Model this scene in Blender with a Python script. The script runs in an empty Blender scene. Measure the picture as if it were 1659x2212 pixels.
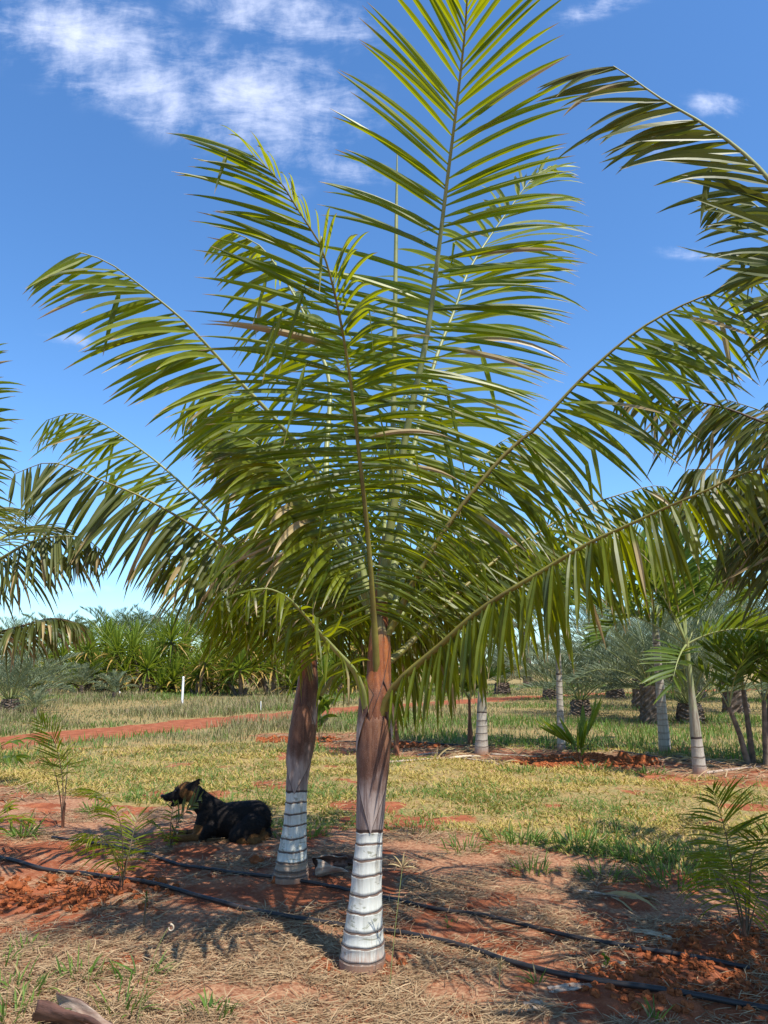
import bpy, math, random
import numpy as np
from mathutils import Vector
R_ = math.radians
C = bpy.context.scene.collection
rng = np.random.default_rng(7)
random.seed(7)

# ------------------------------------------------------------ camera
CH, F, PITCH = 1.5, 1597.0, R_(11.6)
cam = bpy.data.cameras.new('camera'); co = bpy.data.objects.new('camera', cam); C.objects.link(co)
cam.sensor_fit = 'VERTICAL'; cam.sensor_height = 36; cam.sensor_width = 27; cam.lens = F/2212*36
cam.clip_start = .05; cam.clip_end = 6000
co.location = (0, 0, CH); co.rotation_euler = (R_(90)+PITCH, 0, 0)
bpy.context.scene.camera = co

# ------------------------------------------------------------ sun and sky
SUN_EL = R_(61); SUN_AZ = np.array([.62, -.785])
w = bpy.data.worlds.new('World'); bpy.context.scene.world = w; w.use_nodes = True
sd = bpy.data.lights.new('sun', 'SUN'); so = bpy.data.objects.new('sun', sd); C.objects.link(so)
sd.energy = 5.0; sd.angle = R_(.5); sd.color = (1, .945, .86)
tosun = Vector((SUN_AZ[0]*math.cos(SUN_EL), SUN_AZ[1]*math.cos(SUN_EL), math.sin(SUN_EL)))
so.rotation_euler = tosun.to_track_quat('Z', 'Y').to_euler()
so.location = (-5, -12, 20)
vs = bpy.context.scene.view_settings
vs.view_transform = 'Standard'; vs.look = 'None'; vs.exposure = 0.6; vs.gamma = 1
bpy.context.scene.cycles.max_bounces = 8
bpy.context.scene.cycles.diffuse_bounces = 3
bpy.context.scene.cycles.transmission_bounces = 4


# ------------------------------------------------------------ pixel <-> world (photo px at 1659 wide)
def ray(px, py):
    x = (px-829.5)/F; z = (1106-py)/F
    return np.array([x, math.cos(PITCH)-z*math.sin(PITCH), math.sin(PITCH)+z*math.cos(PITCH)])
def P(px, py, Y):
    r = ray(px, py); t = Y/r[1]
    return np.array([r[0]*t, Y, CH+r[2]*t])
def T(px, py, Y): return Y/ray(px, py)[1]
def G(px, py, z=0.0):
    r = ray(px, py); t = -(CH-z)/r[2]
    return np.array([r[0]*t, r[1]*t, z])

# ------------------------------------------------------------ world shader: Nishita + thin clouds fixed in the sky
class NT:
    def __init__(s, tree): s.t = tree; s.n = tree.nodes; s.l = tree.links
    def add(s, typ, **kw):
        n = s.n.new(typ)
        for k, v in kw.items(): setattr(n, k, v)
        return n
    def put(s, sock, v):
        if hasattr(v, 'is_output'): s.l.new(v, sock)
        elif v is not None: sock.default_value = v
    def m(s, op, a, b=None, c=None, clamp=False):
        n = s.add('ShaderNodeMath', operation=op); n.use_clamp = clamp
        s.put(n.inputs[0], a); s.put(n.inputs[1], b); s.put(n.inputs[2], c)
        return n.outputs[0]
    def mix(s, f, a, b):
        n = s.add('ShaderNodeMix', data_type='RGBA'); s.put(n.inputs[0], f); s.put(n.inputs[6], a); s.put(n.inputs[7], b)
        return n.outputs[2]
    def rgb(s, c): return (c[0], c[1], c[2], 1)
    def smooth(s, v, lo, hi):
        n = s.add('ShaderNodeMapRange', interpolation_type='SMOOTHSTEP')
        s.put(n.inputs[0], v); n.inputs[1].default_value = lo; n.inputs[2].default_value = hi
        return n.outputs[0]
    def noise(s, vec, scale, detail=4, rough=.55, dist=0, out=0):
        n = s.add('ShaderNodeTexNoise'); s.put(n.inputs['Vector'], vec); n.inputs['Scale'].default_value = scale
        n.inputs['Detail'].default_value = detail; n.inputs['Roughness'].default_value = rough; n.inputs['Distortion'].default_value = dist
        return n.outputs[out]
    def mapping(s, vec, scale=(1, 1, 1), rot=(0, 0, 0), loc=(0, 0, 0)):
        n = s.add('ShaderNodeMapping'); s.put(n.inputs[0], vec); n.inputs['Scale'].default_value = scale
        n.inputs['Rotation'].default_value = rot; n.inputs['Location'].default_value = loc
        return n.outputs[0]
    def attr(s, name): return s.add('ShaderNodeAttribute', attribute_name=name)
    def sep(s, col):
        n = s.add('ShaderNodeSeparateColor'); s.put(n.inputs[0], col); return n.outputs
    def bump(s, h, strength, dist=.01):
        n = s.add('ShaderNodeBump'); s.put(n.inputs['Height'], h); n.inputs['Strength'].default_value = strength
        n.inputs['Distance'].default_value = dist
        return n.outputs[0]

nt = NT(w.node_tree); nt.n.clear()
sky = nt.add('ShaderNodeTexSky', sky_type='NISHITA'); sky.sun_disc = False
sky.sun_elevation = SUN_EL; sky.sun_rotation = math.atan2(SUN_AZ[0], SUN_AZ[1])
sky.air_density = 1.0; sky.dust_density = .6; sky.ozone_density = 1.6; sky.altitude = 300
tc = nt.add('ShaderNodeTexCoord'); sx = nt.add('ShaderNodeSeparateXYZ'); nt.l.new(tc.outputs['Generated'], sx.inputs[0])
yy = nt.m('MAXIMUM', sx.outputs[1], .02)
ua = nt.m('DIVIDE', sx.outputs[0], yy); vb = nt.m('DIVIDE', sx.outputs[2], yy)
cv = nt.add('ShaderNodeCombineXYZ'); nt.put(cv.inputs[0], ua); nt.put(cv.inputs[1], vb)
warp = nt.noise(cv.outputs[0], 5, 3)
blobs = [(200, 90, 190, 95, -25, 1.0), (330, 190, 170, 70, -30, .9), (560, 215, 190, 105, -15, .95), (600, 30, 170, 60, -12, .8),
         (1550, 228, 60, 28, 0, .72), (150, 735, 50, 16, -12, .65), (1490, 548, 60, 14, -5, .5), (195, 1272, 90, 9, 0, .5),
         (720, 360, 110, 34, -8, .6), (1300, 15, 110, 22, 20, .55), (1420, 320, 70, 40, 0, .35), (60, 30, 60, 60, 0, .4), (620, 400, 60, 40, 30, .4)]
tot = None
for (px, py, rx, ry, ang, amp) in blobs:
    r = ray(px, py); a, b = r[0]/r[1], r[2]/r[1]
    k = 1/F/r[1]
    ca, sa = math.cos(R_(ang)), math.sin(R_(ang))
    da = nt.m('SUBTRACT', ua, a); db = nt.m('SUBTRACT', vb, b)
    p = nt.m('ADD', nt.m('MULTIPLY', da, ca/(rx*k)), nt.m('MULTIPLY', db, sa/(rx*k)))
    q = nt.m('ADD', nt.m('MULTIPLY', da, -sa/(ry*k)), nt.m('MULTIPLY', db, ca/(ry*k)))
    d2 = nt.m('ADD', nt.m('MULTIPLY', p, p), nt.m('MULTIPLY', q, q))
    g = nt.m('MULTIPLY', nt.m('EXPONENT', nt.m('MULTIPLY', d2, -.75)), amp)
    tot = g if tot is None else nt.m('MAXIMUM', tot, g)
st = nt.mapping(cv.outputs[0], scale=(4.5, 12, 1), rot=(0, 0, R_(34)))
n1 = nt.noise(st, 1.6, 12, .70, .35)
n2 = nt.noise(nt.mapping(cv.outputs[0], scale=(16, 9, 1), rot=(0, 0, R_(12)), loc=(3, 1, 0)), 1.4, 6, .6, .2)
nn = nt.m('ADD', nt.m('MULTIPLY', n1, .62), nt.m('MULTIPLY', n2, .38))
cl = nt.m('ADD', nt.m('MULTIPLY', tot, .62), nt.m('MULTIPLY', nt.m('SUBTRACT', nn, .5), 2.3))
front = nt.m('GREATER_THAN', sx.outputs[1], .05)
al = nt.m('MULTIPLY', nt.m('MULTIPLY', nt.smooth(cl, .02, 1.05), nt.smooth(tot, .04, .35)), front)
hsv = nt.add('ShaderNodeHueSaturation'); nt.l.new(sky.outputs[0], hsv.inputs['Color'])
hsv.inputs['Saturation'].default_value = 1.12; hsv.inputs['Value'].default_value = 1.2
tint = nt.add('ShaderNodeMix', data_type='RGBA', blend_type='MULTIPLY'); tint.inputs[0].default_value = 1
nt.l.new(hsv.outputs[0], tint.inputs[6]); tint.inputs[7].default_value = (.84, 1.12, 1.34, 1)
colr = nt.mix(nt.m('MULTIPLY', al, .8), tint.outputs[2], (7.4, 7.9, 9.8, 1))
bg = nt.add('ShaderNodeBackground'); nt.l.new(colr, bg.inputs[0]); bg.inputs[1].default_value = .1
wo = nt.add('ShaderNodeOutputWorld'); nt.l.new(bg.outputs[0], wo.inputs[0])


# ------------------------------------------------------------ materials
def newmat(name):
    m = bpy.data.materials.new(name); m.use_nodes = True; n = NT(m.node_tree); n.n.clear()
    out = n.add('ShaderNodeOutputMaterial'); return m, n, out
def principled(n, base, rough=.6, spec=.5, normal=None):
    b = n.add('ShaderNodeBsdfPrincipled'); n.put(b.inputs['Base Color'], base); n.put(b.inputs['Roughness'], rough)
    n.put(b.inputs['Specular IOR Level'], spec)
    if normal is not None: n.put(b.inputs['Normal'], normal)
    return b.outputs[0]
def leafmat(name, dark, light, trans, tw=.38, rough=.44, dry=(.40, .30, .14), spec=.26, tipstart=.93):
    m, n, out = newmat(name)
    a = n.sep(n.attr('leaf').outputs['Color'])
    tcx = n.add('ShaderNodeTexCoord').outputs['Object']
    nz = n.noise(tcx, 9, 3)
    f = n.m('ADD', n.m('MULTIPLY', a[0], .7), n.m('MULTIPLY', n.m('SUBTRACT', nz, .5), .9), clamp=True)
    base = n.mix(f, n.rgb(dark), n.rgb(light))
    nz2 = n.noise(tcx, 26, 3)
    tip = n.smooth(n.m('ADD', a[1], n.m('MULTIPLY', n.m('SUBTRACT', nz2, .5), .16)), tipstart, tipstart+.06)
    dr = n.m('MAXIMUM', tip, n.smooth(n.m('ADD', n.m('MULTIPLY', a[2], n.m('ADD', .35, a[1])), n.m('MULTIPLY', n.m('SUBTRACT', nz, .5), .45)), .42, .7))
    base = n.mix(dr, base, n.rgb(dry))
    tcol = n.mix(dr, n.mix(f, n.rgb([c*.75 for c in trans]), n.rgb(trans)), n.rgb([c*.8 for c in dry]))
    s = principled(n, base, rough, spec)
    t = n.add('ShaderNodeBsdfTranslucent'); n.put(t.inputs[0], tcol)
    mx = n.add('ShaderNodeMixShader'); mx.inputs[0].default_value = tw
    n.l.new(s, mx.inputs[1]); n.l.new(t.outputs[0], mx.inputs[2]); n.l.new(mx.outputs[0], out.inputs[0])
    return m
M = {}
M['leaf'] = leafmat('palm_leaf', (.018, .040, .001), (.215, .25, .010), (.60, .64, .006), tw=.34, rough=.42, spec=.36, tipstart=.9)
M['leaf_old'] = leafmat('palm_leaf_greyed', (.05, .066, .014), (.16, .17, .045), (.26, .27, .02), tw=.32, rough=.42)
M['date'] = leafmat('date_palm_leaf', (.10, .135, .075), (.20, .235, .14), (.17, .22, .08), tw=.22, rough=.5)
M['broad'] = leafmat('broad_palm_leaf', (.045, .085, .014), (.12, .18, .02), (.34, .42, .02), tw=.36, rough=.42)
M['screw'] = leafmat('screw_pine_leaf', (.06, .11, .015), (.22, .28, .03), (.36, .44, .03), tw=.3, rough=.42, dry=(.42, .28, .08))
M['far'] = leafmat('far_palm_leaf', (.08, .13, .06), (.17, .22, .10), (.2, .26, .07), tw=.25, rough=.5)
M['grass'] = leafmat('turf_blade', (.07, .13, .014), (.60, .42, .12), (.46, .36, .05), tw=.28, rough=.55, dry=(.52, .33, .15), tipstart=.9)
M['greengrass'] = leafmat('green_grass_blade', (.05, .11, .018), (.18, .27, .045), (.3, .42, .05), tw=.3, rough=.5, tipstart=.95)
M['wisp'] = leafmat('wispy_grass_blade', (.14, .15, .05), (.30, .27, .12), (.24, .24, .09), tw=.3, rough=.6, dry=(.38, .28, .17), tipstart=.85)
M['straw'] = leafmat('straw', (.20, .12, .06), (.53, .385, .22), (.33, .23, .11), tw=.12, rough=.65, tipstart=2)

def simple(name, col, rough=.6, var=.25, scale=8, bump=0, bscale=60, col2=None, stretch=(1, 1, 1), spec=.4):
    m, n, out = newmat(name)
    tcx = n.mapping(n.add('ShaderNodeTexCoord').outputs['Object'], scale=stretch)
    nz = n.noise(tcx, scale, 5, .6)
    c2 = col2 or [c*(1-var*1.6) for c in col]
    base = n.mix(n.smooth(nz, .3, .7), n.rgb(c2), n.rgb(col))
    nm = n.bump(n.noise(tcx, bscale, 4, .6), bump, .01) if bump else None
    n.l.new(principled(n, base, rough, spec, nm), out.inputs[0])
    return m
M['rachis'] = simple('petiole_pale', (.27, .28, .10), .45, scale=5, col2=(.16, .19, .05))
M['rachis_dark'] = simple('petiole_olive', (.22, .20, .035), .5, scale=5, col2=(.12, .09, .02))
M['rachis_brown'] = simple('petiole_brown', (.14, .09, .05), .6)
M['hose'] = simple('black_polythene', (.014, .014, .016), .5, .5, 3, 0, 90, col2=(.035, .028, .024))
M['white'] = simple('white_painted_post', (.78, .78, .76), .5, .06)
M['bluepipe'] = simple('pale_blue_pipe', (.35, .55, .62), .5, .06)
M['clod'] = simple('red_clod', (.34, .10, .035), .95, .3, 12, .8, 50, spec=.1)
M['dryfrond'] = simple('bleached_frond', (.55, .46, .33), .7, .3, 6, .3, 60, col2=(.30, .22, .14))
M['drybrown'] = simple('dry_sheath_inside', (.15, .07, .045), .55, .4, 7, .3, 40, stretch=(1, 6, 6))
M['drypale'] = simple('dry_sheath_outside', (.46, .37, .28), .6, .3, 7, .3, 40, col2=(.22, .14, .10), stretch=(1, 5, 5))
M['datetrunk'] = simple('old_frond_bases', (.21, .15, .105), .9, .5, 9, .9, 30, col2=(.07, .047, .03))
M['treetrunk'] = simple('brown_stem', (.20, .14, .09), .8, .4, 9, .5, 30)
M['redtrunk'] = simple('red_brown_sheath', (.27, .10, .045), .7, .4, 6, .4, 30, stretch=(3, 3, .6))

def trunkmat(name, body, body2, scarc, moss, low):
    # attribute 'ring': R = scar line, G = height 0..1, B = fresh (1) .. weathered (0)
    m, n, out = newmat(name)
    a = n.sep(n.attr('ring').outputs['Color'])
    tcx = n.add('ShaderNodeTexCoord').outputs['Object']
    vert = n.noise(n.mapping(tcx, scale=(60, 60, 4)), 1, 4, .6)
    base = n.mix(n.smooth(vert, .35, .75), n.rgb(body), n.rgb(body2))
    mo = n.noise(n.mapping(tcx, scale=(9, 9, 22)), 1, 6, .72, .6)
    base = n.mix(n.m('MULTIPLY', n.smooth(mo, .56, .63), .75), base, n.rgb(moss))
    wn = n.noise(n.mapping(tcx, scale=(130, 130, 9)), 1, 3, .6)
    lowf = n.m('MULTIPLY', n.smooth(n.m('ADD', a[2], n.m('MULTIPLY', n.m('SUBTRACT', wn, .5), .9)), .55, .35), .85)
    base = n.mix(lowf, base, n.rgb(low))
    stn = n.noise(n.mapping(tcx, scale=(22, 22, 3.2), loc=(4, 1, 2)), 1, 5, .65)
    base = n.mix(n.m('MULTIPLY', n.smooth(stn, .52, .72), .55), base, (.27, .235, .17, 1))
    zs_ = n.add('ShaderNodeSeparateXYZ'); n.put(zs_.inputs[0], tcx)
    spl = n.smooth(n.m('ADD', zs_.outputs[2], n.m('MULTIPLY', n.m('SUBTRACT', wn, .5), .22)), .15, .0)
    base = n.mix(n.m('MULTIPLY', spl, .75), base, (.30, .13, .07, 1))
    sn = n.noise(n.mapping(tcx, scale=(30, 30, 90)), 1, 3)
    sc = n.smooth(n.m('ADD', a[0], n.m('MULTIPLY', n.m('SUBTRACT', sn, .5), 1.5)), .38, .7)
    base = n.mix(sc, base, n.rgb(scarc))
    h = n.m('SUBTRACT', n.m('MULTIPLY', vert, .4), sc)
    n.l.new(principled(n, base, .62, .3, n.bump(h, .5, .004)), out.inputs[0])
    return m
M['whitetrunk'] = trunkmat('pale_ringed_trunk', (.62, .62, .55), (.46, .465, .40), (.11, .07, .05), (.17, .17, .10), (.30, .23, .16))
M['greytrunk'] = trunkmat('grey_ringed_trunk', (.42, .37, .30), (.30, .26, .21), (.17, .13, .10), (.22, .20, .15), (.30, .24, .18))

def sheathmat(name, lo, hi, top):
    m, n, out = newmat(name)
    a = n.sep(n.attr('ring').outputs['Color'])
    tcx = n.add('ShaderNodeTexCoord').outputs['Object']
    v = n.noise(n.mapping(tcx, scale=(34, 34, 2.2)), 1, 6, .7, .3)
    p = n.noise(n.mapping(tcx, scale=(7, 7, 4), loc=(2, 5, 1)), 1, 4, .6)
    h = n.m('ADD', a[1], n.m('MULTIPLY', n.m('SUBTRACT', p, .5), 1.3), clamp=True)
    base = n.mix(n.smooth(h, .15, .6), n.rgb(lo), n.rgb(hi))
    base = n.mix(n.smooth(h, .62, 1.0), base, n.rgb(top))
    dk = n.add('ShaderNodeMix', data_type='RGBA', blend_type='MULTIPLY'); n.put(dk.inputs[0], n.m('MULTIPLY', n.smooth(v, .42, .62), .85))
    n.put(dk.inputs[6], base); dk.inputs[7].default_value = (.45, .36, .33, 1)
    fz = n.noise(tcx, 240, 3, .7)
    b2 = n.mix(n.m('MULTIPLY', n.smooth(fz, .52, .68), .22), dk.outputs[2], (.42, .36, .32, 1))
    base = n.mix(n.smooth(a[0], .4, .6), b2, n.rgb((.045, .028, .022)))
    n.l.new(principled(n, base, .55, .35, n.bump(n.m('ADD', v, n.m('MULTIPLY', fz, .3)), .35, .004)), out.inputs[0])
    return m
M['sheath_low'] = sheathmat('lower_sheath', (.27, .215, .19), (.14, .06, .038), (.22, .075, .025))
M['sheath_v'] = sheathmat('v_sheath', (.36, .29, .25), (.11, .05, .03), (.22, .10, .05))
M['sheath_up'] = sheathmat('upper_sheath', (.17, .065, .028), (.32, .10, .025), (.30, .26, .10))
M['sheath_green'] = sheathmat('green_sheath', (.30, .27, .20), (.24, .27, .10), (.30, .33, .10))

def groundmat():
    m, n, out = newmat('ground')
    a = n.sep(n.attr('mask').outputs['Color'])      # R lawn, G bare red soil, B straw cover
    tcx = n.add('ShaderNodeTexCoord').outputs['Object']
    big = n.noise(tcx, .55, 5, .6); mid = n.noise(tcx, 4, 6, .65); fine = n.noise(tcx, 38, 6, .7)
    soil = n.mix(n.smooth(mid, .35, .7), (.20, .056, .024, 1), (.34, .115, .052, 1))
    soil = n.mix(n.m('MULTIPLY', n.smooth(fine, .5, .75), .35), soil, (.50, .22, .11, 1))
    # worn dry thatch between the straws
    th = n.mix(n.smooth(fine, .35, .65), (.19, .075, .038, 1), (.42, .26, .15, 1))
    thm = n.smooth(n.m('ADD', a[2], n.m('MULTIPLY', n.m('SUBTRACT', mid, .5), 1.6)), .45, .8)
    base = n.mix(n.m('MULTIPLY', thm, .75), soil, th)
    lawn = n.mix(n.smooth(mid, .38, .62), (.24, .135, .055, 1), (.15, .13, .045, 1))
    lawn = n.mix(n.m('MULTIPLY', n.smooth(fine, .4, .6), .6), lawn, (.40, .31, .13, 1))
    lm = n.smooth(n.m('ADD', a[0], n.m('MULTIPLY', n.m('SUBTRACT', mid, .5), 1.1)), .35, .65)
    base = n.mix(lm, base, lawn)
    h = n.m('ADD', n.m('MULTIPLY', mid, 1.0), n.m('MULTIPLY', fine, .5))
    n.l.new(principled(n, base, .95, .12, n.bump(h, .9, .03)), out.inputs[0])
    return m
M['ground'] = groundmat()


# ------------------------------------------------------------ mesh helpers
def mesh_np(name, V, Fq, mat, parent=None, attr=None, aname='leaf', smooth=True):
    me = bpy.data.meshes.new(name)
    V = np.asarray(V, dtype=np.float32).reshape(-1, 3); Fq = np.asarray(Fq, dtype=np.int32)
    k = Fq.shape[1]
    me.vertices.add(len(V)); me.vertices.foreach_set('co', V.ravel())
    me.loops.add(Fq.size); me.loops.foreach_set('vertex_index', Fq.ravel())
    me.polygons.add(len(Fq)); me.polygons.foreach_set('loop_start', np.arange(len(Fq), dtype=np.int32)*k)
    me.polygons.foreach_set('loop_total', np.full(len(Fq), k, dtype=np.int32))
    me.polygons.foreach_set('use_smooth', np.full(len(Fq), smooth, dtype=bool))
    me.update(calc_edges=True)
    if attr is not None:
        at = me.color_attributes.new(aname, 'FLOAT_COLOR', 'POINT')
        A = np.ones((len(V), 4), dtype=np.float32); A[:, :attr.shape[1]] = attr
        at.data.foreach_set('color', A.ravel())
    me.materials.append(mat)
    o = bpy.data.objects.new(name, me); C.objects.link(o)
    if parent is not None: o.parent = parent
    return o

class Acc:       # collects quad meshes + attribute
    def __init__(s): s.V = []; s.F = []; s.A = []; s.n = 0
    def add(s, V, Fq, A=None):
        V = np.asarray(V).reshape(-1, 3); s.V.append(V); s.F.append(np.asarray(Fq)+s.n); s.n += len(V)
        s.A.append(np.zeros((len(V), 3)) if A is None else np.asarray(A).reshape(-1, 3))
    def obj(s, name, mat, parent=None, aname='leaf', smooth=True):
        return mesh_np(name, np.concatenate(s.V), np.concatenate(s.F), mat, parent, np.concatenate(s.A), aname, smooth)

def empty(name, loc, label, cat, group=None, kind=None):
    o = bpy.data.objects.new(name, None); C.objects.link(o); o.location = tuple(loc); o.empty_display_size = .1
    return tag(o, label, cat, group, kind)
def tag(o, label, cat, group=None, kind=None):
    if label: o['label'] = label
    if cat: o['category'] = cat
    if group: o['group'] = group
    if kind: o['kind'] = kind
    return o
def dup(root, loc, rz=0, sc=1, label=None):
    c = root.copy(); C.objects.link(c); c.location = tuple(loc); c.rotation_euler = (0, 0, rz); c.scale = (sc, sc, sc)
    if label: c['label'] = label
    for ch in root.children:
        d = ch.copy(); C.objects.link(d); d.parent = c
        for g in ch.children:
            e = g.copy(); C.objects.link(e); e.parent = d
    return c

def catmull(pts, n):
    p = np.array(pts, float); p = np.vstack([2*p[0]-p[1], p, 2*p[-1]-p[-2]])
    L = np.linalg.norm(np.diff(p[1:-1], axis=0), axis=1); cum = np.concatenate([[0], np.cumsum(L)]); cum /= cum[-1]
    out = []
    for s in np.linspace(0, 1, n):
        i = min(max(np.searchsorted(cum, s, side='right')-1, 0), len(L)-1)
        u = (s-cum[i])/max(cum[i+1]-cum[i], 1e-9)
        a, b, c, d = p[i], p[i+1], p[i+2], p[i+3]
        out.append(.5*((2*b)+(-a+c)*u+(2*a-5*b+4*c-d)*u*u+(-a+3*b-3*c+d)*u**3))
    return np.array(out)
def nrm(a): return a/np.maximum(np.linalg.norm(a, axis=-1, keepdims=True), 1e-9)
def tube(pts, radii, nseg=8, flat=1.0, caps=True):
    """tube mesh data; flat <1 squashes it vertically"""
    p = np.array(pts); n = len(p); r = np.broadcast_to(np.array(radii, float), (n,))
    Tn = nrm(np.gradient(p, axis=0))
    up = np.array([0, 0, 1.]); 
    if abs(Tn[:, 2]).mean() > .8: up = np.array([0, 1., 0])
    S = nrm(np.cross(Tn, up)); U = np.cross(S, Tn)
    a = np.linspace(0, 2*np.pi, nseg, endpoint=False)
    V = p[:, None]+r[:, None, None]*(np.cos(a)[None, :, None]*S[:, None]+flat*np.sin(a)[None, :, None]*U[:, None])
    V = V.reshape(-1, 3); Fq = []
    for i in range(n-1):
        for j in range(nseg):
            j2 = (j+1) % nseg; Fq.append((i*nseg+j, i*nseg+j2, (i+1)*nseg+j2, (i+1)*nseg+j))
    if caps:
        V = np.vstack([V, p[0], p[-1]]); 
        for j in range(nseg):
            j2 = (j+1) % nseg
            Fq.append((n*nseg, j2, j, n*nseg)); Fq.append((n*nseg+1, (n-1)*nseg+j, (n-1)*nseg+j2, n*nseg+1))
    Fq = np.array(Fq)
    return V, Fq
def tube_obj(name, pts, radii, mat, parent=None, nseg=8, flat=1.0):
    V, Fq = tube(pts, radii, nseg, flat, caps=False)
    return mesh_np(name, V, Fq, mat, parent)

def ribbons(base, d0, W0, L, Wd, K=7, droop=.8, fold=.25, rnd=None, dry=None, bend=None, curl=None, prof=None, side=None):
    """vectorised leaflets: base,d0,W0 (n,3); L,Wd (n); returns V,F,A"""
    n = len(base); d = nrm(d0.copy()); pos = base.copy(); g = np.array([0, 0, -1.])
    droop = np.broadcast_to(droop, (n,))
    V = np.zeros((n, K+1, 3, 3)); A = np.zeros((n, K+1, 3, 3))
    rnd = rng.random(n) if rnd is None else rnd; dry = np.zeros(n) if dry is None else dry
    for k in range(K+1):
        u = k/K
        Wv = nrm(W0-(W0*d).sum(1, keepdims=True)*d); N = np.cross(d, Wv)
        if prof: wv = prof(u)
        else: wv = min(1, .3+3.6*u)*(1-max(0, (u-.5)/.5)**1.7*.97)
        hw = (Wd*wv/2)[:, None]
        V[:, k, 0] = pos-Wv*hw; V[:, k, 1] = pos+N*hw*fold*2*(1 if side is None else side[:, None]); V[:, k, 2] = pos+Wv*hw
        A[:, k, :, 0] = rnd[:, None]; A[:, k, :, 1] = u; A[:, k, :, 2] = dry[:, None]
        f = (droop*(.35+1.1*u)/K)[:, None]
        d = nrm(d+g*f)
        if curl is not None: d = nrm(d+curl*(u/K))
        if bend is not None:
            b = (bend >= 0) & (np.abs(u-bend) < .5/K+1e-6)
            if b.any(): d[b] = nrm(d[b]*.25+np.array([0, 0, -1.]))
        pos = pos+d*(L/K)[:, None]
    idx = np.arange(n*(K+1)*3).reshape(n, K+1, 3)
    Fq = []
    for j in range(2):
        Fq.append(np.stack([idx[:, :-1, j], idx[:, :-1, j+1], idx[:, 1:, j+1], idx[:, 1:, j]], -1).reshape(-1, 4))
    return V.reshape(-1, 3), np.concatenate(Fq), A.reshape(-1, 3)

def frond(parent, ctrl, n=46, L=.72, W=.042, start=.24, droop=.7, lift=.25, a0=82, a1=28, mat='leaf', rmat='rachis',
          r0=.026, nh=None, rnd=(0, 1), dry=.0, bendp=.05, tipL=.4, baseL=.45, K=9, fold=.22, jit=1.0, rseg=7, label=None,
          gap=None, basefat=1.45, roll=0.0, dmul=(1, 1), lmul=(1, 1), liftq=None, pw=1.0):
    """one pinnate frond: a mesh of leaflets (part) with its rachis as a sub-part. ctrl = world points from crown to tip"""
    off = np.array(parent.location)
    c = catmull(ctrl, 60)-off
    tang = nrm(np.gradient(c, axis=0))
    out = c[-1]-c[0]; out[2] = 0; out = out/(np.linalg.norm(out)+1e-9)
    if nh is None: nh = np.array([0, 0, 1.])-out*.55
    nh = np.array(nh, float)
    s = start+(1-start)*(np.linspace(0, .995, n)**pw)
    acc = Acc()
    for sd_ in (-1, 1):
        ss = np.clip(s+rng.normal(0, .5/n*jit, n)+(.35/n if sd_ > 0 else 0), start, .997)
        x = ss*59; i = np.clip(x.astype(int), 0, 58); f = (x-i)[:, None]
        base = c[i]*(1-f)+c[i+1]*f; t = nrm(tang[i]*(1-f)+tang[i+1]*f)
        q = (ss-start)/(1-start)
        rad = r0*(1-ss*.9)
        Nn = nrm(nh-(nh*t).sum(1, keepdims=True)*t); S = np.cross(t, Nn)*sd_
        if roll: Nn2 = Nn*math.cos(roll)+np.cross(t, Nn)*math.sin(roll); S = np.cross(t, Nn2)*sd_; Nn = Nn2
        si = 0 if sd_ < 0 else 1
        ang = np.radians(a0+(a1-a0)*q**1.4+rng.normal(0, 3.0*jit, n))
        lf = (np.interp(q, *liftq[si]) if liftq and liftq[si] else lift)+rng.normal(0, .09*jit, n)
        d = t*np.cos(ang)[:, None]+S*np.sin(ang)[:, None]*np.cos(lf)[:, None]+Nn*np.sin(lf)[:, None]
        prof = np.interp(q, [0, .12, .35, .7, 1], [baseL, .8, 1, .92, tipL])
        Ln = L*lmul[si]*prof*(1+rng.normal(0, .07*jit, n)); Wn = W*np.interp(q, [0, .15, .6, 1], [.55, .9, 1, .75])*(1+rng.normal(0, .1, n))
        bd = np.where(rng.random(n) < bendp, rng.choice([2, 3, 4, 5], n)/K, -1)
        dr = np.where(rng.random(n) < dry, rng.uniform(.4, 1, n), rng.uniform(0, .15, n))
        rr = rng.uniform(rnd[0], rnd[1], n)
        keep = np.ones(n, bool)
        gap = gap or .04
        if gap: keep = rng.random(n) > gap
        dp = droop*dmul[si]*(1+rng.normal(0, .22*jit, n))
        kn = int(keep.sum()); V, Fq, A = ribbons(base[keep]+(S*rad[:, None]*.7)[keep], d[keep], (t+Nn*rng.normal(0, .3*min(jit, 1.5), (n, 1)))[keep], Ln[keep], Wn[keep], K, dp[keep], fold, rr[keep], dr[keep], bd[keep], curl=rng.normal(0, .055*jit, (kn, 3)), side=np.full(keep.sum(), float(-sd_)))
        acc.add(V, Fq, A)
    o = acc.obj('frond', M[mat], parent, smooth=False)
    if label: o['label'] = label
    k = 30; cc = catmull(c, k); sv = np.linspace(0, 1, k)
    rr = r0*(np.interp(sv, [0, .1, start, 1], [basefat, 1.15, 1, .14]))
    tube_obj('rachis', cc, rr, M[rmat], o, rseg, .8)
    return o

def arc(base, az, e0, e1, L, n=8, sway=0.0):
    """points of an arching frond from azimuth az (rad, from +x), elevations e0->e1 (deg)"""
    p = np.array(base, float); out = [p.copy()]
    for i in range(n):
        u = (i+.5)/n; e = R_(e0+(e1-e0)*u**1.2); a = az+sway*u
        p = p+np.array([math.cos(e)*math.cos(a), math.cos(e)*math.sin(a), math.sin(e)])*L/n; out.append(p.copy())
    return out

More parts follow.
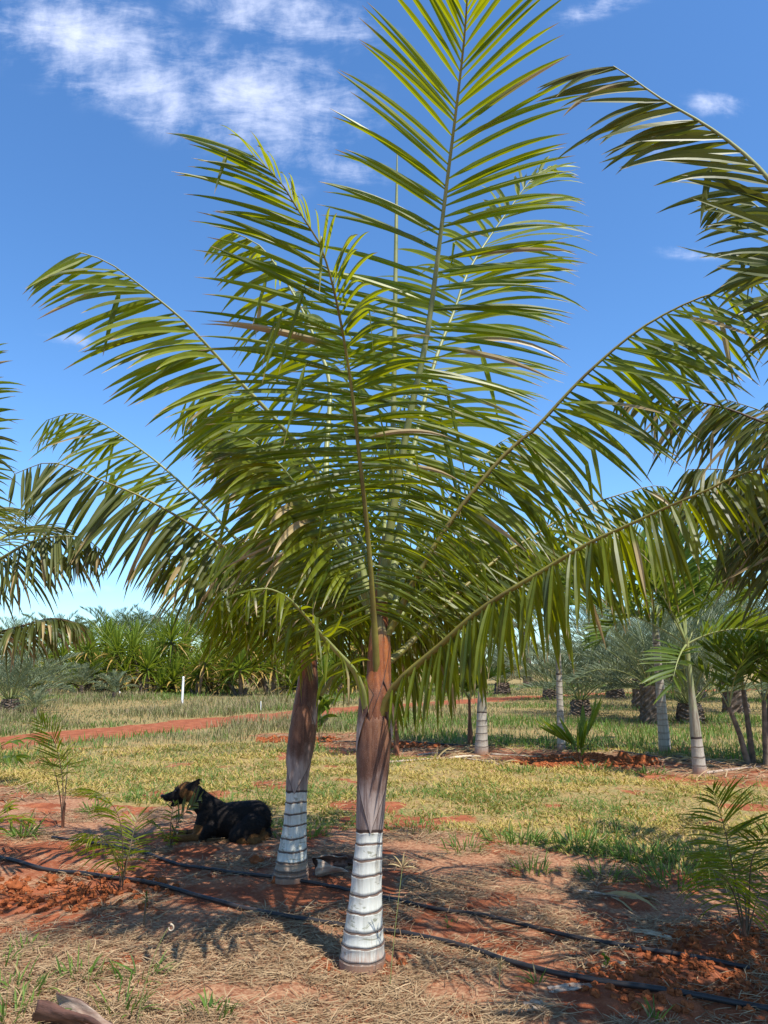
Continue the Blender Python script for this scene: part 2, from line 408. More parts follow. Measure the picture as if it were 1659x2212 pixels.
def lathe(centers, radii, attr, mat, name, parent, nseg=40, wob=.0, cap=True):
    """centers (n,3) relative; stacked rings"""
    c = np.array(centers); n = len(c); r = np.array(radii); a = np.linspace(0, 2*np.pi, nseg, endpoint=False)
    wv = 1+wob*(np.sin(2*a+1)+.5*np.sin(3*a+c[0, 0]*9))
    zz_ = np.repeat(c[:, 2:3], nseg, 1)+wob*.45*(np.sin(a+c[:, 2:3]*5)+.4*np.sin(3*a+c[:, 2:3]*9)+.25*np.sin(7*a+c[:, 2:3]*13))
    V = np.stack([c[:, None, 0]+r[:, None]*wv*np.cos(a), c[:, None, 1]+r[:, None]*wv*np.sin(a), zz_], -1)
    A = np.repeat(np.array(attr)[:, None], nseg, 1)
    idx = np.arange(n*nseg).reshape(n, nseg); nx = np.roll(idx, -1, 1)
    Fq = np.stack([idx[:-1], nx[:-1], nx[1:], idx[1:]], -1).reshape(-1, 4)
    V = V.reshape(-1, 3); A = A.reshape(-1, 3)
    return mesh_np(name, V, Fq, mat, parent, A, 'ring')

def ringed(base, cx, cr, zs, rings, mat, parent, low=0.0, amp=.05, nseg=40, name='trunk', scarh=.006, lowz=0):
    """trunk between zs[0]..zs[-1] (world z), cx(z)->(x,y), cr(z)->radius; rings = scar heights"""
    off = np.array(base); rs = sorted(rings); rows = []
    z0, z1 = zs; allr = [z0]+[r for r in rs if z0 < r < z1]+[z1]
    for i in range(len(allr)-1):
        a, b = allr[i], allr[i+1]; h = b-a
        s2 = min(scarh*.5, h*.2)
        tpl = [(a, .985, 1), (a+s2*.9, .965, 1), (a+s2, 1.0, .0), (a+h*.22, .985, 0), (a+h*.5, .985, 0), (a+h*.78, 1.0, 0), (b-s2*1.6, 1.0+amp*.6, .05), (b-s2*.3, 1.0+amp*.75, .9)]
        for z, k, sc in tpl: rows.append((z, k, sc))
    rows.append((z1, 1, 1))
    Cc = []; Rr = []; A = []
    for z, k, sc in rows:
        x, y = cx(z); Cc.append((x-off[0], y-off[1], z-off[2])); Rr.append(cr(z)*k)
        A.append((sc, (z-z0)/(z1-z0), 1 if z > lowz else 0.0))
    return lathe(Cc, Rr, A, mat, name, parent, nseg, .012)

# ------------------------------------------------------------ ground
def vnoise(x, y, sc, seed=0):
    xi = np.floor(x*sc).astype(np.int64); yi = np.floor(y*sc).astype(np.int64); fx = x*sc-xi; fy = y*sc-yi
    def h(a, b):
        v = (a*374761393+b*668265263+seed*1442695041) & 0x7fffffff
        v = ((v ^ (v >> 13))*1274126177) & 0x7fffffff
        return ((v ^ (v >> 16)) & 0xffff)/65535.0
    fx = fx*fx*(3-2*fx); fy = fy*fy*(3-2*fy)
    return (h(xi, yi)*(1-fx)+h(xi+1, yi)*fx)*(1-fy)+(h(xi, yi+1)*(1-fx)+h(xi+1, yi+1)*fx)*fy
def fbm(x, y, sc, o=4, seed=0):
    v = 0; a = .5
    for i in range(o): v = v+a*vnoise(x, y, sc*2**i, seed+i*17); a *= .5
    return v
def ss(v, a, b): t = np.clip((v-a)/(b-a), 0, 1); return t*t*(3-2*t)
ROADP = np.array([G(-400, 1660)[:2], G(-150, 1625)[:2], G(60, 1600)[:2], G(250, 1581)[:2], G(450, 1561)[:2], G(640, 1543)[:2], G(850, 1526)[:2], G(1080, 1510)[:2], G(1300, 1499)[:2], G(1700, 1488)[:2]])
def distpoly(x, y, PL):
    d = np.full(x.shape, 1e9)
    for i in range(len(PL)-1):
        a, b = PL[i], PL[i+1]; ab = b-a; t = np.clip(((x-a[0])*ab[0]+(y-a[1])*ab[1])/(ab@ab), 0, 1)
        d = np.minimum(d, np.hypot(x-a[0]-t*ab[0], y-a[1]-t*ab[1]))
    return d
HOSE_A = np.array([G(*p)[:2] for p in [(-60, 1842), (0, 1858), (100, 1880), (200, 1893), (330, 1912), (450, 1945), (560, 1972), (740, 2000), (870, 2018), (1000, 2047), (1100, 2083), (1250, 2120), (1400, 2157), (1659, 2197), (1750, 2215)]])
HOSE_B = np.array([G(*p)[:2] for p in [(112, 1813), (200, 1822), (280, 1836), (380, 1866), (500, 1888), (620, 1903), (760, 1927), (900, 1955), (1050, 1985), (1200, 2020), (1350, 2053), (1500, 2082), (1620, 2103)]])
SPOTS = [(G(90, 1930), .9, .32), (G(-40, 1950), .8, .3), (G(1480, 2140), .85, .45), (G(1640, 2060), .7, .4), (G(500, 1905), .5, .3), (G(1240, 1648), .75, .5), (G(1400, 1650), .5, .4),
         (G(640, 1930), .8, .25), (G(520, 1855), .35, .3)]
def masks(x, y):
    n1 = fbm(x, y, .9, 4, 3); n2 = fbm(x, y, 3.1, 4, 9)
    front = y-(7.25-.5*x)+(n1-.47)*1.6
    lawn = ss(front, -.25, .35)
    road = 1-ss(distpoly(x, y, ROADP)+(n1-.47)*1.3, .8, 1.3)
    band = (1-ss(np.abs(y-(14.3-.62*x))+(n2-.47)*1.0, .95, 1.35))*ss(x+(n2-.5), -1.9, -1.0)*(1-ss(x, 13, 16))
    b2 = 1-ss(distpoly(x, y, np.array([G(600, 1590)[:2], G(800, 1588)[:2]]))+(n2-.5), .35, .7)
    band = np.maximum(band, b2)
    lawn = lawn*(1-road)*(1-band)
    bare = np.maximum(road*.95, np.zeros_like(x))
    hz = 1-ss(distpoly(x, y, (HOSE_A+np.array([0, .28])))+(n2-.47)*.8, .15, .6)
    bare = np.maximum(bare, hz*.42*(1-lawn))
    for (c, amp, rad) in SPOTS:
        bare = np.maximum(bare, amp*(1-ss(np.hypot((x-c[0]), (y-c[1]))+(n2-.47)*.5, rad*.6, rad*1.5)))
    bare = np.maximum(bare, (ss(n2+n1*.4, .72, .82)*.8)*(1-lawn))
    bare = np.maximum(bare, band*ss(n2, .5, .6)*.8)
    straw = np.clip((1-bare)*(1-lawn), 0, 1)*np.where(front < 0, 1, .8)
    patch = ss(fbm(x, y, 1.3, 4, 31), .56, .68)*.8     # worn red patches in the turf
    lawn = lawn*(1-patch*(y < 14))
    return lawn, bare, straw
def H(x, y):
    x = np.asarray(x, float); y = np.asarray(y, float)
    d = np.hypot(x, y)
    near = 1-ss(d, 12, 30)
    h = (fbm(x, y, .7, 3, 5)-.45)*.05*near
    _, b, _ = masks(x, y)
    h = h+b*(fbm(x, y, 7, 4, 21)-.47)*.11*(1-ss(d, 9, 14))
    h = h+(fbm(x, y, 11, 3, 2)-.45)*.022*(1-ss(d, 8, 12))
    # dug hollow at lower left and the low spoil ridges beside the hoses
    for (px, py, dp, rad) in [(120, 1925, -.05, .3), (40, 1905, -.03, .25), (250, 1875, .05, .25), (1560, 2035, .05, .35), (1450, 2130, .03, .3), (1260, 1645, .07, .45), (1400, 1650, .05, .35)]:
        c = G(px, py); h = h+dp*np.exp(-((x-c[0])**2+(y-c[1])**2)/rad**2)
    # a firm level pad round the three palms that stand in the frame
    for c in (G(783, 2082), G(628, 1899)):
        k = np.exp(-((x-c[0])**2+(y-c[1])**2)/.30**2); h = h*(1-k)
    return h
def build_ground():
    rr = [1.2]
    while rr[-1] < 4000: rr.append(rr[-1]*(1.0085 if rr[-1] < 22 else 1.03 if rr[-1] < 80 else 1.15))
    rr = np.array(rr)
    a = np.concatenate([np.linspace(-38, 38, 330), np.linspace(38, 322, 60)[1:-1]]); a = np.radians(90-a)
    x = rr[:, None]*np.cos(a); y = rr[:, None]*np.sin(a); z = H(x, y)
    l, b, s = masks(x, y)
    V = np.stack([x, y, z], -1).reshape(-1, 3); A = np.stack([l, b, s], -1).reshape(-1, 3)
    n, k = x.shape; idx = np.arange(n*k).reshape(n, k); nx = np.roll(idx, -1, 1)
    Fq = np.stack([idx[:-1], nx[:-1], nx[1:], idx[1:]], -1).reshape(-1, 4)[:, ::-1]
    V = np.vstack([V, [[0, 0, 0]]]); A = np.vstack([A, [[0, 0, 1]]])
    cf = np.stack([np.full(k, n*k), idx[0], nx[0], np.full(k, n*k)], -1)[:, ::-1]
    tri = cf
    o = mesh_np('ground', V, np.concatenate([Fq, tri]), M['ground'], None, A, 'mask')
    o['kind'] = 'structure'
    return o
build_ground()

def onG(px, py):
    g = G(px, py); g[2] = float(H(g[0], g[1])); return g

# ------------------------------------------------------------ turf, straw (uncountable)
def scatter(n, d0, d1, amax=33, powr=1.0):
    """points in the view wedge, density falling with distance"""
    u = rng.random(n); d = (d0**powr+(d1**powr-d0**powr)*u)**(1/powr) if powr else d0*(d1/d0)**u
    a = np.radians(rng.uniform(-amax, amax, n)); return d*np.sin(a), d*np.cos(a), d
def blades(name, x, y, L, W, lean, droop, mat, label, cat, K=2, rnd=None, dry=None, z0=None, fold=.15):
    n = len(x); az = rng.uniform(0, 2*np.pi, n)
    d = np.stack([np.cos(az)*np.sin(lean), np.sin(az)*np.sin(lean), np.cos(lean)], -1)
    Wv = np.stack([-np.sin(az), np.cos(az), np.zeros(n)], -1)+rng.normal(0, .3, (n, 3))
    z = H(x, y) if z0 is None else z0
    base = np.stack([x, y, z-.004], -1)
    V, Fq, A = ribbons(base, d, Wv, L, W, K, droop, fold, rnd, dry, prof=lambda u: (.8 if u == 0 else 1 if u < .9 else .08))
    o = mesh_np(name, V, Fq, M[mat], None, A, smooth=False)
    return tag(o, label, cat, kind='stuff')

x, y, d = scatter(300000, 5.2, 15, 33, 1.0)
l, b, s = masks(x, y); clump = fbm(x, y, 2.2, 3, 44)
k = rng.random(len(x)) < l**1.5*(.12+.75*ss(clump, .36, .56)); x, y, d, clump = x[k], y[k], d[k], clump[k]
n = len(x); sc = .75+d*.055
gn = fbm(x, y, .8, 3, 77)
rn = np.clip(.95-ss(gn, .40, .56)*.72+rng.normal(0, .38, n), 0, 1)
blades('turf_grass', x, y, rng.uniform(.035, .085, n)*sc, rng.uniform(.006, .012, n)*sc, rng.uniform(.5, 1.45, n), .8, 'grass',
       'low yellow green turf grass covering the ground behind the two trunks', 'grass', rnd=rn, dry=np.where(rng.random(n) < .3, rng.uniform(.4, 1, n), 0))
x, y, d = scatter(90000, 5.2, 14.5, 33, 1.0)
l, b, s = masks(x, y); gz = fbm(x, y, 1.1, 4, 208)+.05*ss(7.6-.5*x-y, -.5, .5); k = rng.random(len(x)) < l*ss(gz, .50, .60)*.6; x, y, d = x[k], y[k], d[k]; n = len(x)
blades('green_turf', x, y, rng.uniform(.05, .13, n), rng.uniform(.006, .011, n), rng.uniform(.3, 1.2, n), 1.0, 'greengrass', 'fresher green grass patches scattered through the dry turf', 'grass', K=3, dry=np.where(rng.random(n) < .15, .8, 0))
# taller wispy grass each side of the red track, out to the far rows
x, y, d = scatter(150000, 13, 60, 36, .5)
l, b, s = masks(x, y); k = rng.random(len(x)) < l*(.4+.6*ss(fbm(x, y, .5, 3, 8), .35, .55)); x, y, d = x[k], y[k], d[k]; n = len(x)
left = ss(1.2-x*.3, 0, 1)
gp = fbm(x, y, .35, 3, 60)
hgt = (.06+.16*left*ss(gp, .35, .55)*ss(d, 14, 19))*(1+d*.012)
blades('wispy_grass', x, y, hgt*rng.uniform(.6, 1.3, n), rng.uniform(.008, .014, n)*(.6+d*.045), rng.uniform(.1, .7, n), .3, 'wisp',
       'tall pale wispy grass along both sides of the red dirt track', 'grass', rnd=np.clip(rng.normal(.5, .3, n), 0, 1), dry=np.where(rng.random(n) < .2, .7, 0))
x, y, d = scatter(90000, 13, 60, 36, .5)
l, b, s = masks(x, y); gq = fbm(x, y, .3, 3, 160); k = rng.random(len(x)) < l*ss(gq, .46, .56)*.9; x, y, d = x[k], y[k], d[k]; n = len(x)
blades('green_meadow_grass', x, y, rng.uniform(.08, .2, n)*(1+d*.012), rng.uniform(.008, .015, n)*(.6+d*.05), rng.uniform(.1, .8, n), .4, 'greengrass',
       'green meadow grass patches in the distance between the palm rows', 'grass')
# straw litter
x, y, d = scatter(170000, 2.0, 8.8, 36, .8)
l, b, s = masks(x, y); k = rng.random(len(x)) < np.clip(s*1.15, .12, 1)*ss(fbm(x, y, 2.6, 4, 71)-.10*ss(y, 4.6, 5.2), .30, .47)*(1-l); x, y, d = x[k], y[k], d[k]; n = len(x)
az = rng.normal(.2, 1.0, n); el = rng.normal(.05, .13, n)
dd = np.stack([np.cos(az)*np.cos(el), np.sin(az)*np.cos(el), np.sin(el)], -1)*rng.choice([-1, 1], n)[:, None]; dd[:, 2] = np.abs(dd[:, 2])
cur = np.cross(dd, [0, 0, 1.])*rng.normal(0, .9, n)[:, None]
V, Fq, A = ribbons(np.stack([x, y, H(x, y)+rng.uniform(.001, .018, n)], -1), dd, np.cross(dd, [0, 0, 1.])+rng.normal(0, .3, (n, 3)), rng.uniform(.03, .13, n), rng.uniform(.0018, .0042, n)*(1+.05*d), 3, .12, .1, curl=cur, prof=lambda u: 1 if u < .9 else .4)
tag(mesh_np('straw_litter', V, Fq, M['straw'], None, A, smooth=False), 'dry straw and cut grass strewn over the red soil', 'straw', kind='stuff')
x, y, d = scatter(16000, 9.5, 17, 33, 1); l, b, s = masks(x, y); k = (rng.random(len(x)) < (1-l)*(s+.2)); x, y, d = x[k], y[k], d[k]; n = len(x)
az = rng.normal(0, .8, n); dd = np.stack([np.cos(az), np.sin(az), rng.uniform(0, .25, n)], -1)
V, Fq, A = ribbons(np.stack([x, y, H(x, y)+.01], -1), dd, np.cross(dd, [0, 0, 1.]), rng.uniform(.08, .4, n), rng.uniform(.006, .02, n), 3, .2, .2, prof=lambda u: 1 if u < .9 else .3)
tag(mesh_np('leaf_litter', V, Fq, M['straw'], None, A, smooth=False), 'fallen dry palm leaflets around the second row of palms', 'leaf litter', kind='stuff')

def tuft(px, py, n, h, wd, spread, label, mat='greengrass', name='grass_tuft', group=None, lean=(.2, 1.15), droop=1.1):
    n = int(n*(1.9 if py < 1950 else 1.15)); wd = wd*(1.2 if py < 1950 else .85); h = h*(1.1 if py < 1950 else .85); g = onG(px, py); r = spread*np.sqrt(rng.random(n)); a = rng.uniform(0, 2*np.pi, n)
    lx, ly = r*np.cos(a), r*np.sin(a)*.8
    az = a+rng.normal(0, .6, n); ln = rng.uniform(lean[0], lean[1], n)
    dd = np.stack([np.cos(az)*np.sin(ln), np.sin(az)*np.sin(ln), np.cos(ln)], -1)
    z = H(lx+g[0], ly+g[1])-g[2]-.005
    V, Fq, A = ribbons(np.stack([lx, ly, z], -1), dd, np.cross(dd, [0, 0, 1.])+rng.normal(0, .2, (n, 3)), rng.uniform(.5, 1, n)*h, rng.uniform(.7, 1.2, n)*wd, 5, droop*rng.uniform(.4, 1.3, n), .25,
                       dry=np.where(rng.random(n) < .12, .8, 0))
    o = mesh_np(name, V, Fq, M[mat], None, A, smooth=False); o.location = tuple(g)
    return tag(o, label, 'grass', group)
GT = 'green grass tufts on the straw ground'
for a in [(175, 2110, 30, .16, .010, .10, 'sprawling green grass tuft above the big curled sheath at bottom left'),
          (40, 2140, 40, .17, .010, .16, 'green grass tuft in the bottom left corner'),
          (30, 2195, 45, .2, .010, .18, 'long green grass filling the lowest left corner of the photo'),
          (300, 2110, 30, .17, .010, .12, 'green grass tuft on the straw right of the big curled sheath'),
          (270, 2180, 30, .2, .009, .10, 'green grass tuft touching the right end of the big curled sheath'),
          (460, 2190, 26, .15, .012, .10, 'broad bladed green tuft at the bottom edge, right of the curl topped stalk'),
          (60, 2050, 22, .13, .008, .10, 'thin green tuft on the sunlit straw at the left edge'),
          (10, 2085, 18, .14, .010, .08, 'bright green tuft cut by the left edge of the photo'),
          (1417, 2205, 14, .16, .009, .03, 'upright light green tuft at the bottom edge under the near hose'),
          (1160, 2120, 12, .15, .008, .03, 'small upright green tuft beside the near black hose'),
          (970, 1995, 12, .07, .008, .05, 'small bright green tuft in the shade right of the front trunk'),
          (50, 1808, 26, .24, .012, .10, 'leafy green grass clump at the left edge beside the seedling row'),
          (205, 1755, 26, .18, .011, .10, 'green grass clump right of the tall lone seedling'),
          (480, 1735, 36, .12, .009, .30, 'green grass behind the neck of the black dog'),
          (320, 1730, 60, .14, .010, .32, 'green grass patch in front of the muzzle of the dog'),
          (640, 1800, 60, .15, .009, .3, 'green grass patch between the dog and the rear trunk'),
          (900, 1790, 60, .10, .009, .3, 'dark green grass patch right of the brown leaf sheaths'),
          (1000, 1835, 30, .18, .007, .16, 'thin upright grass tuft at the shaded edge of the turf'),
          (1120, 1815, 60, .16, .011, .3, 'green grass bank on the turf edge, left end'),
          (1250, 1825, 70, .16, .011, .34, 'green grass bank in the middle of the turf edge'),
          (1390, 1850, 70, .17, .011, .34, 'green grass bank on the turf edge beside the shaded seedling'),
          (1150, 1885, 28, .18, .006, .14, 'thin grass tuft standing in the shade in front of the green bank'),
          (1300, 1895, 30, .2, .006, .16, 'thin grass tuft in the shade left of the shaded seedling'),
          (1460, 1905, 60, .2, .008, .28, 'dense shaded grass around the left side of the shaded seedling'),
          (1500, 1860, 60, .18, .010, .3, 'green grass behind the shaded seedling'),
          (1130, 1668, 50, .13, .012, .35, 'green grass tuft in front of the red soil heap'),
          (1280, 1665, 40, .16, .014, .25, 'green grass sprouting in front of the yellow green seedling'),
          (1400, 1672, 40, .13, .012, .3, 'green grass tuft between the red heap and the pale based palm'),
          (90, 1560, 60, .3, .02, .5, 'green grass clump behind the track at the left edge')]:
    tuft(*a, group=GT)

# ------------------------------------------------------------ hoses
def hose(pl, r, label):
    c = catmull([(p[0], p[1], 0) for p in pl], 160)
    z = H(c[:, 0], c[:, 1]); kk = np.ones(9)/9; z = np.convolve(np.pad(z, 4, mode='edge'), kk, 'valid')
    c[:, 2] = z+r*.9+.006
    c[:, :2] += np.stack([fbm(c[:, 0], c[:, 1], 3, 2, 5), fbm(c[:, 0], c[:, 1], 3, 2, 15)], -1)*.03-.012
    return tag(tube_obj('irrigation_hose', c, np.full(160, r), M['hose'], None, 10), label, 'hose', 'black irrigation hoses on the ground')
hose(HOSE_A, .0135, 'nearer black irrigation hose passing behind the front trunk')
hose(HOSE_B, .0115, 'farther black irrigation hose passing in front of the rear trunk')
hose(np.array([onG(*p)[:2] for p in [(610, 1602), (700, 1603), (790, 1604), (900, 1606), (1010, 1612), (1120, 1614), (1300, 1622), (1450, 1643), (1560, 1652), (1700, 1668)]]), .014, 'black hose along the second row of palms')

# ------------------------------------------------------------ the two ringed palms in the middle
def interp_tab(rows, Y):
    """rows (py, pcenter, pwidth) -> functions of z"""
    z = np.array([P(c, y_, Y)[2] for y_, c, w_ in rows]); x_ = np.array([P(c, y_, Y)[0] for y_, c, w_ in rows])
    r = np.array([w_/2/F*T(c, y_, Y) for y_, c, w_ in rows]); o = np.argsort(z); z, x_, r = z[o], x_[o], r[o]
    return (lambda q: (float(np.interp(q, z, x_)), Y)), (lambda q: float(np.interp(q, z, r)))
def vshell(base, cx, cr, z0, z1, z2, wmax, phi0, parent, mat, off=.005, asym=0.0, tmax=None):
    """clasping sheath: starts in a point at z0, widens to half angle wmax at z1, stays to z2"""
    rows, cols = 46, 25; V = []; A = []; b = np.array(base)
    for i in range(rows):
        z = z0+(z2-z0)*i/(rows-1); u = min(1, (z-z0)/(z1-z0))
        hw = wmax*(.02+.98*u**1.05)
        if tmax and z > z1: hw = wmax+(tmax-wmax)*((z-z1)/(z2-z1))**1.3
        x_, y_ = cx(z); r = cr(z)+off*(1 if i < rows-1 else .2)
        for j in range(cols):
            e = .12 if hw < .25 else .03/hw
            vq = [-1, -1+e]; v = -1 if j == 0 else 1 if j == cols-1 else (-1+e+(2-2*e)*(j-1)/(cols-3))
            ph = phi0+hw*v+asym*u
            rr = r+(.0015 if j in (0, cols-1) else .0015 if j in (1, cols-2) else .003*math.cos(v*1.5))
            zt_ = z+(.012*math.sin(j*2.3+z0*9)+.008*math.sin(j*5.1) if i == rows-1 else 0)
            V.append((x_+rr*math.cos(ph)-b[0], y_+rr*math.sin(ph)-b[1], zt_-b[2])); A.append((1 if j in (0, cols-1) else (.75 if j in (1, cols-2) else 0), (z-z0)/(z2-z0), 0))
    idx = np.arange(rows*cols).reshape(rows, cols)
    Fq = np.stack([idx[:-1, :-1], idx[:-1, 1:], idx[1:, 1:], idx[1:, :-1]], -1).reshape(-1, 4)
    return mesh_np('leaf_sheath', V, Fq, M[mat], parent, np.array(A), 'ring')

def sheath_body(base, cx, cr, z0, z1, parent, mat, off=0.0, n=24, name='crownshaft', scar=True):
    zz = np.linspace(z0, z1, n); b = np.array(base)
    return lathe([(cx(z)[0]-b[0], cx(z)[1]-b[1], z-b[2]) for z in zz], [cr(z)+off for z in zz], [((1.0 if (i == 0 and scar) else 0), (z-z0)/(z1-z0), 0) for i, z in enumerate(zz)], M[mat], name, parent, 40, .01)

# --- front palm
Y1 = 4.12
def c5(x_): return 548.6+.3307*x_
rows1 = [(2096, c5(704), 99), (2086, c5(703), 98), (2064, c5(709), 96), (2033, c5(713), 90), (2003, c5(716), 83), (1963, c5(725), 75), (1927, c5(732), 68), (1887, c5(738), 64.5), (1854, c5(744), 61.5), (1821, c5(752), 57.5), (1795, c5(755), 56.5)]
def c3(x_): return 713.2+.2728*x_
rows1 += [(1780, c3(314), 59), (1726, c3(324), 61.5), (1671, c3(336), 65), (1630, c3(341), 70), (1562, c3(359), 71), (1507, c3(371), 67), (1453, c3(385), 49), (1398, c3(393), 43), (1371, c3(396), 39), (1316, c3(399), 31), (1262, c3(408), 25), (1200, c3(425), 20), (1150, c3(440), 16)]
cx1, cr1 = interp_tab(rows1, Y1)
zy1 = lambda py: P(790, py, Y1)[2]
B1 = np.array([cx1(0)[0], Y1, 0.0])
palm1 = empty('palm_tree', B1, 'front palm with white ringed trunk and one tall upright frond', 'palm tree')
zr1 = [zy1(v) for v in (2064, 2033, 2003, 1963, 1927, 1887, 1854, 1821)]
ringed(B1, cx1, cr1, (-.06, zy1(1795)), zr1, M['whitetrunk'], palm1, name='trunk', amp=.05, lowz=.05, scarh=.010)
sheath_body(B1, cx1, cr1, zy1(1795)-.002, zy1(1480), palm1, 'sheath_low', .001)
sheath_body(B1, cx1, cr1, zy1(1500), zy1(1160), palm1, 'sheath_up', -.002, scar=False)
vshell(B1, cx1, cr1, zy1(1793), zy1(1640), zy1(1548), 1.75, -1.50, palm1, 'sheath_v', .004, tmax=1.0)
vshell(B1, cx1, cr1, zy1(1552), zy1(1400), zy1(1330), 1.35, -1.9, palm1, 'sheath_up', .007, tmax=.5)
vshell(B1, cx1, cr1, zy1(1500), zy1(1410), zy1(1370), 1.3, -.75, palm1, 'sheath_up', .004, tmax=.8)
vshell(B1, cx1, cr1, zy1(1620), zy1(1500), zy1(1478), 1.0, -2.75, palm1, 'sheath_v', .010, tmax=.45)
vshell(B1, cx1, cr1, zy1(1600), zy1(1520), zy1(1490), .9, -.35, palm1, 'sheath_v', .009, tmax=.4)

def pts(*a): return [P(*q) for q in a]
# M1 the tall frond, arching towards the camera at its top
frond(palm1, pts((826, 1300, 4.10), (832, 1230, 4.09), (850, 1100, 4.06), (885, 900, 4.0), (914, 770, 3.95), (935, 640, 3.88), (965, 400, 3.68), (990, 200, 3.42), (1005, 60, 3.18), (1012, -70, 2.9)),
      n=72, L=.78, W=.030, pw=1.3, start=.15, droop=.42, lift=.08, a0=99, a1=22, nh=(.05, 1, .45), bendp=.03, r0=.024, tipL=.66, baseL=.6, rnd=(.1, 1), jit=.8, dry=.02, label='tall upright frond reaching the top of the photo')
# M2 nearest frond with dark rachis curling left
frond(palm1, pts((814, 1500, 4.09), (812, 1400, 4.04), (805, 1290, 3.98), (795, 1160, 3.9), (778, 1000, 3.78), (757, 820, 3.63), (735, 690, 3.5), (712, 590, 3.4), (685, 515, 3.3), (650, 465, 3.22), (618, 410, 3.13), (580, 365, 3.05), (545, 335, 3.0)),
      n=88, L=.76, W=.0245, pw=1.25, start=.14, droop=.42, lift=.05, a0=106, a1=14, nh=(-.25, .9, .5), bendp=.09, rmat='rachis_dark', r0=.016, tipL=.5, baseL=.6, rnd=(0, .8), dry=.04, dmul=(2.2, 1), lmul=(.74, 1), liftq=(([0, .4, .6, .85, 1], [.1, .05, -1.1, -1.3, -.5]), None), label='dark stemmed frond curving up to the left in front of the others')
# M3 frond to upper left tip
frond(palm1, pts((800, 1330, 4.15), (775, 1200, 4.2), (715, 1070, 4.2), (620, 935, 4.15), (516, 822, 4.05), (438, 736, 3.95), (387, 684, 3.88), (301, 615, 3.8), (230, 565, 3.72), (172, 545, 3.65)),
      n=40, L=.68, W=.033, start=.24, droop=.5, lift=-.95, a0=88, a1=34, jit=1.3, bendp=.04, r0=.021, tipL=.62, rnd=(.2, 1), dry=.03)
# M4 lit frond behind
frond(palm1, pts((812, 1330, 4.2), (790, 1280, 4.22), (735, 1165, 4.35), (705, 1020, 4.6), (712, 830, 4.9), (675, 720, 5.0), (645, 655, 5.05), (602, 582, 5.1), (560, 530, 5.12), (500, 500, 5.1)),
      n=60, L=.82, W=.046, start=.17, droop=.9, lift=-.85, a0=88, a1=35, jit=1.3, bendp=.04, r0=.024, rnd=(.35, 1), nh=(-.1, -.8, .7), dry=.02)
# M5 lit frond back right
frond(palm1, pts((838, 1300, 4.18), (858, 1180, 4.3), (885, 1010, 4.5), (936, 794, 4.75), (983, 667, 4.92), (1010, 590, 5.02), (1055, 516, 5.15), (1106, 444, 5.25), (1150, 385, 5.32), (1190, 360, 5.38)),
      n=60, L=.88, W=.04, start=.17, droop=.85, lift=-.05, a0=78, a1=22, bendp=.04, r0=.019, rnd=(.35, 1), nh=(-.15, -.8, .7), dry=.02, tipL=.3)
# M6 right arching frond
frond(palm1, pts((838, 1370, 4.1), (862, 1320, 4.08), (905, 1235, 4.06), (985, 1110, 4.04), (1087, 985, 4.0), (1154, 928, 3.97), (1198, 880, 3.95), (1272, 803, 3.9), (1375, 716, 3.84), (1479, 657, 3.78), (1561, 628, 3.74), (1640, 612, 3.7), (1740, 615, 3.65)),
      n=56, L=.72, W=.032, start=.15, droop=.6, lift=-1.0, a0=92, a1=52, jit=1.4, bendp=.05, r0=.019, rmat='rachis_dark', rnd=(.1, .9), dry=.05)
# M7 low right frond with wide hanging leaflets
frond(palm1, pts((818, 1580, 4.09), (835, 1515, 4.04), (868, 1465, 3.97), (950, 1395, 3.84), (1042, 1314, 3.68), (1172, 1233, 3.5), (1265, 1177, 3.38), (1362, 1132, 3.26), (1451, 1091, 3.16), (1525, 1060, 3.08), (1600, 1024, 3.0), (1680, 1008, 2.93), (1780, 1010, 2.85)),
      n=70, L=.44, W=.027, start=.08, droop=1.0, lift=-1.05, a0=136, a1=62, jit=1.5, bendp=.03, r0=.022, rmat='rachis_dark', rnd=(0, .7), dry=.05, mat='leaf', baseL=.5)
# M8 right back frond
frond(palm1, pts((838, 1430, 4.16), (880, 1395, 4.25), (980, 1290, 4.45), (1079, 1203, 4.65), (1135, 1168, 4.72), (1209, 1122, 4.8), (1265, 1093, 4.86), (1347, 1066, 4.9), (1406, 1050, 4.92), (1440, 1052, 4.92)),
      n=54, L=.58, W=.028, start=.15, droop=.8, lift=-.9, a0=92, a1=45, jit=1.3, bendp=.04, r0=.018, rmat='rachis_dark', rnd=(0, .8), dry=.04)
# M9 low left frond towards the camera
frond(palm1, pts((800, 1590, 4.10), (790, 1530, 4.06), (778, 1480, 4.0), (762, 1445, 3.95), (728, 1408, 3.88), (692, 1368, 3.8), (655, 1325, 3.72), (620, 1290, 3.65), (580, 1272, 3.58), (540, 1275, 3.5)),
      n=24, L=.32, W=.024, start=.25, droop=2.0, lift=-.35, a0=84, a1=50, bendp=.12, r0=.019, rnd=(0, .6), dry=.05, tipL=.7, jit=2.4, gap=.12)
# spear leaf
tube_obj('spear_leaf', np.array(pts((836, 1270, 4.15), (848, 1000, 4.2), (853, 700, 4.25), (856, 480, 4.3), (858, 330, 4.32)))-B1, [.016, .017, .015, .012, .004], M['rachis'], palm1, 8)
